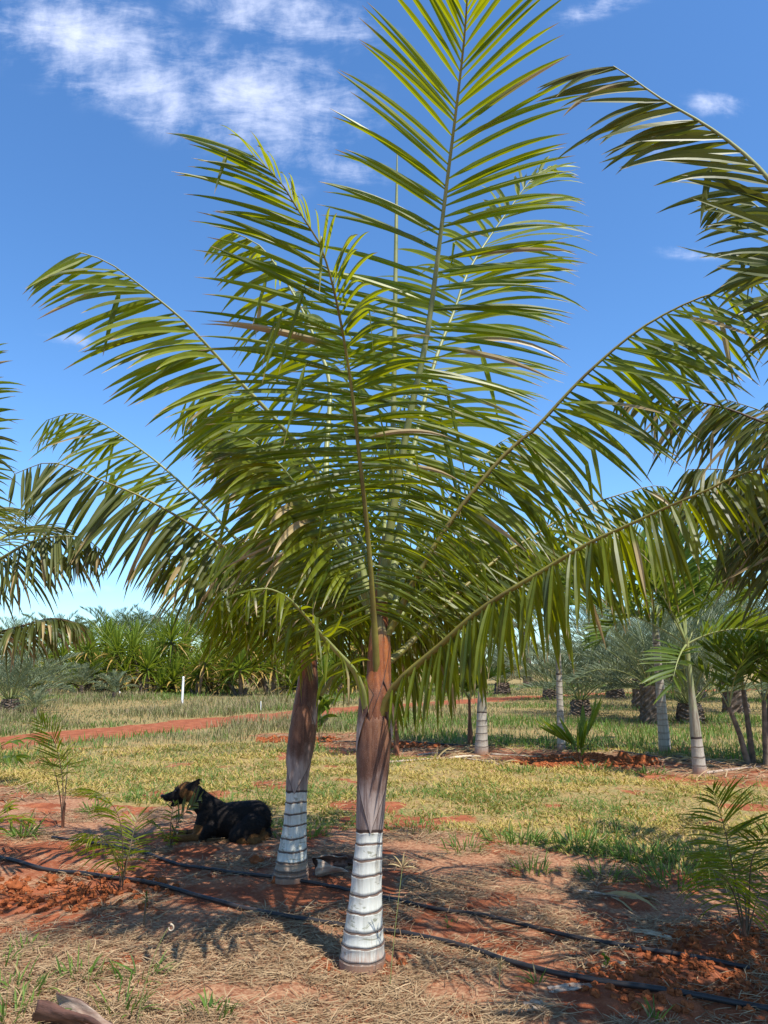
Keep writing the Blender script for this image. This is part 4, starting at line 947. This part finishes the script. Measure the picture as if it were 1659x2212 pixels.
seedling(262, 1915, 'palm_seedling', 'feathery seedling palm arching left over the near hose', [
    (pts((265, 1850, Ys), (262, 1790, Ys-.02), (250, 1750, Ys-.06), (225, 1720, Ys-.12), (195, 1708, Ys-.2)), dict(n=26, L=.3, droop=.9, lift=-.1, start=.3, rnd=(.3, 1), tipL=.4)),
    (pts((255, 1870, Ys), (235, 1825, Ys-.1), (215, 1805, Ys-.2), (185, 1800, Ys-.3)), dict(n=22, L=.28, droop=1.3, lift=-.3, start=.3, rnd=(.4, 1))),
    (pts((275, 1860, Ys), (288, 1800, Ys+.1), (300, 1760, Ys+.2)), dict(n=14, L=.2, start=.4)),
    (pts((268, 1880, Ys), (275, 1850, Ys-.1), (285, 1838, Ys-.2)), dict(n=10, L=.2, droop=1.4))], stem=(.06, .008))
Ys = G(370, 1832)[1]
seedling(370, 1832, 'palm_seedling', 'small seedling palm in front of the chest of the dog', [
    (pts((376, 1800, Ys), (385, 1775, Ys-.02), (400, 1755, Ys-.05), (420, 1735, Ys-.08), (432, 1725, Ys-.1)), dict(n=16, L=.17, droop=.3, start=.3, W=.016, nh=(-.5, -.6, .6), a0=55, rnd=(.2, .9), mat='leaf_old')),
    (pts((368, 1795, Ys), (372, 1755, Ys+.05), (377, 1735, Ys+.1)), dict(n=6, L=.1, start=.4)),
    (pts((360, 1810, Ys), (345, 1790, Ys-.05), (325, 1775, Ys-.1)), dict(n=12, L=.13, droop=1.2, start=.2, W=.016)),
    (pts((372, 1815, Ys), (378, 1800, Ys-.1), (388, 1795, Ys-.15)), dict(n=7, L=.12, droop=1.2, start=.2, W=.016)),
    (pts((366, 1812, Ys), (356, 1806, Ys-.1), (345, 1806, Ys-.15)), dict(n=7, L=.12, droop=1.2, start=.2, W=.016))])
Ys = G(1612, 2050)[1]
seedling(1612, 2050, 'palm_seedling', 'large shaded seedling palm with feathery fronds at the right edge', [
    (pts((1600, 1960, Ys), (1580, 1860, Ys), (1565, 1790, Ys-.03), (1550, 1740, Ys-.06), (1540, 1705, Ys-.1)), dict(n=36, L=.30, W=.009, droop=.6, start=.36, nh=(-.2, -.7, .6), a0=75, a1=22, rnd=(0, .3), tipL=.25)),
    (pts((1618, 1960, Ys), (1622, 1870, Ys-.1), (1640, 1820, Ys-.2), (1665, 1790, Ys-.3)), dict(n=28, L=.28, W=.009, droop=.9, start=.35, rnd=(0, .4))),
    (pts((1600, 1990, Ys), (1585, 1930, Ys-.1), (1560, 1890, Ys-.2), (1530, 1875, Ys-.3)), dict(n=28, L=.28, W=.009, droop=1.3, lift=-.2, start=.3, rnd=(0, .6))),
    (pts((1612, 1980, Ys), (1600, 1900, Ys+.15), (1560, 1850, Ys+.3), (1520, 1840, Ys+.4)), dict(n=28, L=.26, W=.009, droop=1.1, start=.3, rnd=(0, .6))),
    (pts((1622, 1990, Ys), (1640, 1930, Ys), (1665, 1890, Ys+.1)), dict(n=18, L=.26, droop=1.1, start=.3, rnd=(0, .6)))], stem=(.1, .012))
Ys = G(1255, 1655)[1]
seedling(1255, 1655, 'palm_seedling', 'yellow green broad leaved seedling growing out of the red soil heap', [
    (pts((1256, 1620, Ys), (1262, 1600, Ys), (1275, 1575, Ys)), dict(n=4, L=.6, W=.09, start=.4, a0=25, a1=10, droop=.1, mat='broad', rnd=(.6, 1), tipL=.9, baseL=.8)),
    (pts((1250, 1630, Ys), (1240, 1610, Ys), (1215, 1595, Ys)), dict(n=4, L=.55, W=.09, start=.4, a0=25, a1=10, droop=.2, mat='broad', rnd=(.4, 1), tipL=.9, baseL=.8)),
    (pts((1255, 1630, Ys), (1252, 1610, Ys), (1250, 1600, Ys)), dict(n=3, L=.3, W=.07, start=.4, a0=15, a1=8, droop=.1, mat='broad', rnd=(.6, 1)))], group=None)
Ys = G(-25, 1690)[1]
seedling(-25, 1690, 'palm_seedling', 'bright broad leaved seedling cut by the left edge behind the lone seedling', [
    (pts((-15, 1630, Ys), (5, 1610, Ys), (40, 1600, Ys)), dict(n=7, L=.34, W=.05, start=.3, a0=50, a1=15, droop=1.1, mat='broad', rnd=(.5, 1), tipL=.9, baseL=.8)),
    (pts((-15, 1650, Ys), (5, 1635, Ys), (30, 1635, Ys-.1)), dict(n=7, L=.32, W=.05, start=.3, a0=50, a1=15, droop=1.4, mat='broad', rnd=(.5, 1), tipL=.9, baseL=.8)),
    (pts((-35, 1640, Ys), (-60, 1600, Ys), (-90, 1600, Ys)), dict(n=7, L=.3, W=.05, start=.3, droop=1.1, mat='broad'))], group=None)
Ys = G(-15, 1840)[1]
seedling(-15, 1840, 'palm_seedling', 'light green seedling cut by the left edge above the near hose', [
    (pts((-10, 1800, Ys), (5, 1775, Ys), (35, 1768, Ys), (60, 1775, Ys)), dict(n=14, L=.22, W=.018, start=.3, droop=1.1, rnd=(.5, 1))),
    (pts((-10, 1790, Ys), (0, 1755, Ys+.1), (20, 1740, Ys+.1)), dict(n=12, L=.2, W=.018, start=.3, droop=1.1, rnd=(.5, 1)))], group=None)

# leafy weed beside the rear trunk
def weed(px, py, hts, label, lw, ll, n):
    g = onG(px, py); root = empty('weed', g, label, 'weed')
    for k_, (dx, h_) in enumerate(hts):
        c = catmull([(0, 0, -.01), (dx*.4, 0, h_*.5), (dx, .02, h_)], 12); st_ = tube_obj('stem', c, np.linspace(.007, .003, 12), M['rachis_brown'], root, 6)
        i = rng.integers(3, 12, n); d = rng.normal(0, .5, (n, 3)); d[:, 2] = np.abs(d[:, 2])+.6
        V, Fq, A = ribbons(c[i], d, rng.normal(0, 1, (n, 3)), rng.uniform(.6, 1, n)*ll, rng.uniform(.7, 1.1, n)*lw, 6, 1.2, .3, prof=lambda u: max(.05, math.sin(math.pi*min(.97, u*.9+.08))))
        mesh_np('leaves', V, Fq, M['broad'], root, A, smooth=False)
weed(690, 1605, [(-.12, .75), (.02, 1.0), (.42, 1.15)], 'broad leaved green weed beside the rear trunk', .15, .5, 7)
weed(311, 2000, [(0, .16)], 'tiny upright weed in the straw in front of the near hose', .008, .03, 26)
weed(1310, 2092, [(.0, .05)], 'tiny round leaved weed between the hoses at right', .02, .03, 12)

# tall grass stalks with seed heads
def stalk(pl, label, head=None, r=.0022):
    root = empty('grass_stalk', pl[0], label, 'grass stalk', 'flowering grass stalks'); c = catmull(pl, 16)-np.array(pl[0])
    tube_obj('stem', c, np.linspace(r, r*.7, 16), M['rachis'], root, 6)
    if head == 'crow':
        d = np.array([[-.5, 0, 1], [.1, .1, 1], [.7, 0, .8], [-.9, .1, .5], [.9, -.1, .3], [.3, -.2, 1]]); k = len(d)
        V, Fq, A = ribbons(np.tile(c[-1], (k, 1)), d, np.cross(d, [0, 1, .1]), np.full(k, .075), np.full(k, .008), 6, .9, .4, dry=np.ones(k)); mesh_np('seed_head', V, Fq, M['straw'], root, A, smooth=False)
    if head == 'curl':
        a = np.linspace(0, 5.2, 26); r_ = .016*(1-a/9); p = np.stack([c[-1][0]+.012+r_*np.sin(a), c[-1][1]+a*.001, c[-1][2]+r_*np.cos(a)], -1)
        tube_obj('seed_head', p, np.linspace(.004, .002, 26), M['dryfrond'], root, 6)
    if head == 'plume':
        k = 40; i = rng.integers(11, 16, k); d = rng.normal(0, .4, (k, 3)); d[:, 2] = np.abs(d[:, 2])+.5
        V, Fq, A = ribbons(c[i], d, rng.normal(0, 1, (k, 3)), np.full(k, .03)*r/.0022, np.full(k, .003)*r/.0022, 3, .4, .2, dry=np.ones(k)); mesh_np('seed_head', V, Fq, M['straw'], root, A, smooth=False)
g0 = onG(842, 2130); Yk = g0[1]
stalk([g0, P(850, 2040, Yk), P(860, 1950, Yk), P(869, 1875, Yk)], 'tall stalk with a fingered seed head right of the front trunk', 'crow')
g0 = onG(295, 2215); Yk = g0[1]
stalk([g0, P(310, 2140, Yk), P(335, 2060, Yk), P(362, 2005, Yk)], 'bent green stalk with a curled pale head at lower left', 'curl')
g0 = onG(1078, 2135); Yk = g0[1]
stalk([g0, P(1079, 2110, Yk), P(1082, 2080, Yk)], 'short dry stalk with a pale head over the near hose', 'plume')
g0 = onG(190, 2160); Yk = g0[1]
stalk([g0, P(191, 2100, Yk), P(191, 2040, Yk)], 'thin pale stalk above the bottom left tufts', 'plume', .0018)
g0 = onG(560, 1560); Yk = g0[1]
stalk([g0, P(555, 1525, Yk), P(543, 1490, Yk), P(528, 1485, Yk)], 'tall bent grass plume by the red track in the distance', 'plume', .012)

# ------------------------------------------------------------ posts in the distance
def post(px, py, top, w_, label, mat='white', name='white_post'):
    g = onG(px, py); t = P(px, top, g[1])[2]; r = w_/2/F*T(px, py, g[1]); rows = [(-.1, r), (t*.97, r), (t, r*.9), (t+r*.2, r*.5), (t+r*.25, .001)]
    V, Fq = tube([(0, 0, a_) for a_, b_ in rows], [b_ for a_, b_ in rows], 12, 1, caps=False)
    o = mesh_np(name, V, Fq, M[mat]); o.location = tuple(g); return tag(o, label, 'post', 'white marker posts')
post(393, 1523, 1462, 5, 'tall white post in the meadow in front of the screw pine hedge')
post(563, 1536, 1515, 1.8, 'short white peg left of the rear trunk by the red track')
post(130, 1496, 1482, 3, 'short white peg by the brown stemmed palm at left')
post(258, 1503, 1494, 3, 'low white peg at the foot of the hedge')
post(1335, 1502, 1482, 4, 'pale blue standpipe between the silvery date palms', 'bluepipe', 'standpipe')

# ------------------------------------------------------------ second row: slender palms with light trunks
def slender(px, py, top, wb, wt, label, crown, mat='greytrunk', shaft='sheath_green', shaftw=None, shaftlen=.7, lean=0, Yf=None, stemmat=None):
    g = onG(px, py); Y = g[1]; zt = P(px, top, Y)[2]; k = T(px, py, Y)/F
    root = empty('slender_palm', g, label, 'palm tree', 'slender palms of the second row')
    lx = (lean/F*T(px, top, Y))
    cx_ = lambda z: (g[0]+lx*max(0, z)/zt, Y); rb, rt = wb/2*k, wt/2*k
    cr_ = lambda z: float(np.interp(z, [0, .25*zt, .6*zt, zt], [rb, rb*.62+rt*.38, rt*1.1, rt]))
    if stemmat is None:
        zs = zt-shaftlen; ringed(g, cx_, cr_, (-.06, zs), list(np.arange(.12, zs-.04, .105)*1.0+rng.normal(0, .012, len(np.arange(.12, zs-.04, .105)))), M[mat], root, lowz=-1, nseg=20, amp=.05)
        sheath_body(g, cx_, lambda z: cr_(z)*float(np.interp(z, [zs, zs+.15, zt], [1.02, 1.05, .8])), zs, zt+.05, root, shaft, 0)
    else:
        zs = zt; tube_obj('trunk', [(cx_(z)[0]-g[0], 0, z) for z in np.linspace(-.06, zt, 10)], [cr_(z) for z in np.linspace(-.06, zt, 10)], M[stemmat], root, 12)
    o = np.array([cx_(zt)[0], Y, zt+g[2]-.05])
    for (az, e0, e1, L_, kw) in crown:
        q_ = dict(n=26, L=.6, W=.062, start=.2, droop=.35, lift=.55, a0=70, a1=22, mat='broad', r0=.016, rnd=(.1, 1), bendp=.03, K=6, rseg=6, tipL=.7, baseL=.7, nh=(0, 0, 1)); q_.update(kw)
        frond(root, arc(o, R_(az), e0, e1, L_), **q_)
    return root
std = [(10, 55, -5, 1.7, {}), (60, 60, 0, 1.7, {}), (110, 55, -5, 1.7, {}), (165, 50, -10, 1.8, {}), (215, 50, -5, 1.5, {}), (265, 45, -10, 1.4, {}), (320, 55, 0, 1.6, {}), (90, 82, 60, 1.6, {})]
slender(1512, 1672, 1385, 30, 13, 'slender palm with a swollen pale base and long green shaft, right of centre', [
    (28, 52, 12, 2.4, {'W': .06}), (140, 68, 35, 2.1, {}), (165, 38, -8, 2.0, {'rnd': (0, .5)}), (200, 68, 35, 1.6, {}), (85, 80, 58, 2.1, {}), (15, 66, 28, 2.0, {}), (135, 76, 45, 1.9, {}), (-10, 30, -20, 1.2, {}), (60, 78, 50, 2.1, {}), (110, 70, 30, 2.0, {}), (230, -20, -60, .9, {'n': 12})], shaftlen=1.35, lean=-6)
slender(1437, 1625, 1330, 26, 15, 'slender palm with a shadow dappled grey trunk, left of the pale based palm', [
    (140, 55, 10, 2.0, {}), (40, 60, 15, 2.1, {}), (0, 40, -15, 1.8, {}), (185, 45, -15, 1.8, {}), (90, 75, 40, 2.0, {}), (250, 50, 0, 1.4, {}), (310, 50, 0, 1.5, {}), (210, 10, -50, 1.5, {})], lean=-2, shaftlen=.5)
slender(1213, 1620, 1290, 18, 10, 'thinnest grey trunked palm behind the yellow green seedling', std, lean=4, shaftlen=1.4, shaft='sheath_green')
slender(1040, 1628, 1400, 30, 15, 'grey ringed palm with a yellow band right of the front trunk', [(a, b, c, d*1.05, e) for a, b, c, d, e in std], shaftlen=1.1, lean=8)
slender(1016, 1607, 1505, 14, 6, 'young palm with a short red stem behind the grey ringed palm', [(20, 60, 0, .9, {'L': .4, 'W': .04}), (80, 70, 20, 1.0, {'L': .4, 'W': .04}), (150, 60, 0, .9, {'L': .4, 'W': .04}), (230, 55, 0, .8, {'L': .4, 'W': .04}), (300, 60, 0, .8, {'L': .4, 'W': .04})], stemmat='redtrunk')
slender(856, 1632, 1500, 14, 8, 'thin red stemmed palm seen just right of the front trunk', [(20, 60, 0, 1.1, {'L': .45, 'W': .045}), (80, 70, 20, 1.2, {'L': .45, 'W': .045}), (150, 60, 0, 1.1, {'L': .45, 'W': .045}), (230, 55, 0, 1.0, {'L': .45, 'W': .045}), (300, 60, 0, 1.0, {'L': .45, 'W': .045})], stemmat='redtrunk')
# clump palm at the right edge
g = onG(1640, 1652); cp = empty('clump_palm', g, 'clumping palm with several brown stems at the right edge', 'palm tree')
for (dx, dy, h_, ln) in [(-.16, 0, .85, -.22), (-.04, .1, 1.1, -.05), (.06, -.1, .95, .06), (.16, .06, 1.2, .18), (.28, 0, 1.0, .3)]:
    tube_obj('stem', [(dx, dy, -.05), (dx+ln*.4, dy, h_*.5), (dx+ln, dy, h_)], [.05, .04, .03], M['treetrunk'], cp, 10)
    for az, e0, e1 in [(rng.uniform(120, 240), 60, -5), (rng.uniform(-60, 60), 60, 0), (rng.uniform(60, 120), 70, 20), (rng.uniform(240, 300), 55, 0)]:
        frond(cp, arc(g+np.array([dx+ln, dy, h_-.02]), R_(az), e0+10, e1+22, 1.1), n=12, L=.4, W=.055, start=.25, droop=.3, lift=.5, a0=70, a1=25, mat='broad', r0=.011, rnd=(0, .9), K=5, rseg=5, tipL=.8, baseL=.8, nh=(0, 0, 1))

# broad yellow leaf reaching in from the right edge
g = onG(1800, 1660); ep = empty('slender_palm', g, 'palm cut by the right edge whose pale broad leaflets catch the sun', 'palm tree')
tube_obj('trunk', [(0, 0, -.05), (0, 0, 1.5), (0, 0, 2.7)], [.13, .08, .06], M['greytrunk'], ep, 14)
for az, e0, e1, L_ in [(175, 40, -10, 1.3), (195, 15, -35, 1.2), (150, 55, 10, 1.3), (90, 60, 0, 1.4), (30, 50, 0, 1.4), (270, 50, 0, 1.2)]:
    frond(ep, arc(g+np.array([0, 0, 2.65]), R_(az), e0, e1, L_), n=20, L=.55, W=.08, start=.25, droop=.8, lift=.2, a0=65, a1=18, mat='broad', r0=.014, rnd=(.5, 1), K=5, rseg=5, tipL=.9, baseL=.8, nh=(0, 0, 1))

# ------------------------------------------------------------ silvery date palms
def date_proto(label, th, tr, nf, FL, loc, group='silvery date palms', mat='date', leafL=.42, leafW=.022, nl=44):
    root = empty('date_palm', loc, label, 'palm tree', group); loc = np.array(loc, float)
    zz = np.linspace(-.1, th, 14); a = np.linspace(0, 2*np.pi, 18, endpoint=False)
    rad = tr*(1.15-.25*zz/max(th, .1)); V = []
    for i, z in enumerate(zz):
        for j, t in enumerate(a):
            r = rad[i]*(1+.16*((i+j) % 2)+rng.normal(0, .05)); V.append((r*math.cos(t), r*math.sin(t), z))
    idx = np.arange(14*18).reshape(14, 18); nx = np.roll(idx, -1, 1)
    mesh_np('trunk', V, np.stack([idx[:-1], nx[:-1], nx[1:], idx[1:]], -1).reshape(-1, 4), M['datetrunk'], root, smooth=False)
    for i in range(nf):
        u = (i+.5)/nf; az = i*2.39996+rng.normal(0, .15); e0 = 84-62*u+rng.normal(0, 4); e1 = 42-62*u+rng.normal(0, 6)
        frond(root, arc(loc+np.array([tr*.4*math.cos(az), tr*.4*math.sin(az), th-.02]), az, e0, e1, FL*(.85+.2*math.sin(u*3))*rng.uniform(.92, 1.08)), n=nl, L=leafL, W=leafW, start=.18, droop=.22, lift=.45, a0=58, a1=22, mat=mat,
              r0=.016, rmat='rachis', bendp=0, K=3, rseg=4, tipL=.45, baseL=.5, rnd=(0, 1), dry=.01, fold=.3, nh=(0, 0, 1))
    return root
d1 = date_proto('bushy silvery date palm on a low brown trunk right of the thin grey trunk', .45, .26, 30, 2.3, onG(1255, 1545))
d2 = date_proto('dark trunked date palm between the two light slender trunks', .95, .27, 34, 2.8, onG(1412, 1562))
dup(d1, onG(1492, 1562), 2.0, 1.12, 'date palm with a rough brown trunk behind the pale based palm')
dup(d2, onG(1390, 1530), 1.1, 1.1, 'date palm with a pale flecked trunk behind the dark trunked one')
dup(d1, onG(1190, 1512), 3.0, 1.15, 'far date palm left of the thin grey trunk')
dup(d2, onG(1590, 1540), 4.0, 1.15, 'tall silvery date palm behind the clumping palm')
dup(d1, onG(1330, 1508), 4.4, 1.3, 'distant date palm beside the pale blue standpipe')
dup(d2, onG(1500, 1512), 5.1, 1.45, 'distant tall date palm seen between the slender trunks')
dup(d2, onG(1680, 1516), .6, 1.7, 'tallest grey green date palm at the right edge')
dup(d1, onG(1085, 1500), 1.5, 1.3, 'distant date palm right of the grey ringed palm')
dup(d2, onG(960, 1496), 2.4, 1.2, 'distant date palm between the front trunk and the grey ringed palm')
dup(d1, onG(20, 1540), 2.7, .95, 'silvery date palm at the left edge of the meadow')
dup(d1, onG(-60, 1530), .7, 1.1, 'date palm mostly outside the left edge')
d3 = date_proto('small date palm with a leaning brown stem near the left edge', .5, .1, 18, 1.5, onG(105, 1503), nl=34, leafL=.36)
dup(d3, onG(75, 1545), 1, .45, 'knee high green palm in front of the silvery date palm at left')
dup(d3, onG(245, 1512), 2, .7, 'small green palm with a pale stem in front of the screw pine hedge')
dup(d3, onG(175, 1500), 3, .9, 'small bluish palm at the foot of the left part of the hedge')
# ------------------------------------------------------------ hedge of screw pines
def rosette(parent, c, R, n, seed, up=75):
    i = np.arange(n); az = i*2.39996+seed; u = (i+.5)/n; el = np.radians(up+8-u*(up+25)+rng.normal(0, 5, n))
    d = np.stack([np.cos(az)*np.cos(el), np.sin(az)*np.cos(el), np.sin(el)], -1)
    V, Fq, A = ribbons(np.tile(np.array(c), (n, 1))+d*.08-np.array([0, 0, .5])*u[:, None]*R*.5, d, np.cross(d, [0, 0, 1.]), R*(.8+.25*np.sin(u*3))*rng.uniform(.85, 1.1, n), np.full(n, .085)*rng.uniform(.8, 1.2, n), 5, .12+u**2*1.6, .35,
                       np.clip(1-u*.5+rng.normal(0, .2, n)-.2, 0, 1), np.where((u > .72) & (rng.random(n) < .55), .9, 0), prof=lambda q: (.8+.4*q if q < .4 else max(.03, .96*(1-((q-.4)/.6)**1.6))))
    mesh_np('leaf_rosette', V, Fq, M['screw'], parent, A, smooth=False)
protos = []
for k, heads in enumerate([[(0, 0, 2.0, 1.5), (.7, .3, 1.1, 1.2), (-.7, .1, .9, 1.1)], [(0, 0, 1.4, 1.5), (-.8, .5, 2.1, 1.3), (.7, -.2, .5, 1.1)], [(0, 0, 2.4, 1.35), (.6, -.4, 1.3, 1.3), (-.6, -.4, .7, 1.2), (.1, .6, 1.4, 1.2)]]):
    protos.append(heads)
HL = ['screw pine at the left end of the hedge, half behind the drooping frond', 'dense green screw pine second from the left of the hedge', 'upright screw pine behind the small bluish palm', 'screw pine left of the tall one with yellow skirt leaves',
      'tallest screw pine of the hedge with a yellow skirt of old leaves', 'bright green low headed screw pine right of the tallest one', 'screw pine with drooping pale leaves left of the white post', 'small dark screw pine just right of the white post',
      'screw pine behind the tips of the lowest left frond', 'screw pine with orange old leaves left of the rear trunk', 'screw pine hidden behind the rear trunk', 'screw pine seen between the two ringed trunks', 'screw pine just left of the front trunk', 'low screw pine behind the broad leaved weed']
roots = []
for i, (px, py, sc, tp) in enumerate([(60, 1493, .95, 1), (130, 1494, 1.0, 0), (185, 1496, 1.0, 1), (222, 1494, 1.2, 2), (248, 1499, 1.12, 0), (316, 1500, 1.05, 1), (365, 1498, 1.2, 2), (425, 1503, .8, 1), (455, 1500, 1.2, 0), (520, 1503, 1.1, 2), (590, 1502, 1.15, 1), (650, 1500, 1.1, 0), (735, 1499, 1.15, 2), (700, 1504, .75, 1)]):
    g = onG(px, py)
    if i < 3:
        # build the three plants that the rest are copied from
        tpx = [1, 0, 2][i]; root = empty('screw_pine', g, HL[i], 'screw pine', 'hedge of screw pines'); root.scale = (sc,)*3
        for j, (dx, dy, z, R) in enumerate(protos[tpx]):
            tube_obj('stem', [(dx*.2, dy*.2, -.1), (dx*.6, dy*.6, z*.5), (dx, dy, z)], [.11, .09, .07], M['treetrunk'], root, 8); rosette(root, (dx, dy, z), R, 74, i*3+j)
        roots.append((tpx, root))
    else:
        src = [r for t_, r in roots if t_ == tp][0]; dup(src, g, i*1.3, sc, HL[i])
for px, py, sc, tp, lab in [(95, 1489, 1.1, 2, 'screw pine in the back of the hedge above the leaning brown stem'), (160, 1489, 1.15, 0, 'screw pine in the back row above the small bluish palm'), (285, 1490, 1.2, 2, 'screw pine in the back row between the tallest and the low headed one'),
                        (345, 1490, 1.25, 0, 'screw pine in the back row left of the white post'), (395, 1491, 1.2, 2, 'screw pine right behind the white post'), (440, 1491, 1.15, 1, 'screw pine in the back row right of the white post'), (490, 1491, 1.25, 2, 'screw pine in the back row behind the lowest left frond'),
                        (555, 1491, 1.2, 0, 'screw pine in the back row left of the rear trunk'), (620, 1491, 1.2, 2, 'screw pine in the back row touching the rear trunk'), (690, 1491, 1.25, 1, 'screw pine in the back row between the ringed trunks'), (770, 1491, 1.2, 2, 'screw pine in the back row behind the front trunk'), (840, 1492, 1.1, 0, 'last screw pine of the hedge right of the front trunk')]:
    dup([r for t_, r in roots if t_ == tp][0], onG(px, py), px*.31, sc, lab)
# feathery palms beyond the hedge
q1 = date_proto('feathery palm crown behind the left end of the hedge', 2.6, .18, 22, 2.6, onG(170, 1482), 'feathery palms beyond the hedge', 'far', .5, .03, 40)
for px, py, sc, lab in [(236, 1480, 1.2, 'feathery palm with a pointed spear rising behind the tallest screw pine'), (288, 1480, 1.1, 'feathery palm behind the low headed screw pine'), (322, 1481, 1.15, 'arching bright palm crown right of the spear topped one'), (400, 1481, 1.2, 'feathery palm crown above the white post'),
                        (440, 1479, 1.2, 'feathery palm behind the tips of the lowest left frond'), (110, 1480, 1.1, 'feathery palm behind the drooping frond at left'), (540, 1480, 1.1, 'feathery palm left of the rear trunk'), (760, 1480, 1.2, 'feathery palm seen behind the front trunk'), (640, 1480, 1.2, 'feathery palm behind the rear trunk'),
                        (880, 1482, 1.2, 'feathery palm just right of the front trunk far away'), (1010, 1482, 1.3, 'far feathery palm above the young red stemmed palm'), (1140, 1482, 1.4, 'far feathery palm left of the thin grey trunk'), (1290, 1480, 1.4, 'far feathery palm above the bushy silvery date palm'), (1560, 1480, 1.7, 'far tall feathery palm at right'), (1440, 1480, 1.5, 'far feathery palm behind the dappled grey trunk'), (20, 1478, 1.1, 'feathery palm at the left edge behind the date palm')]:
    dup(q1, onG(px, py), px*.7, sc, lab)
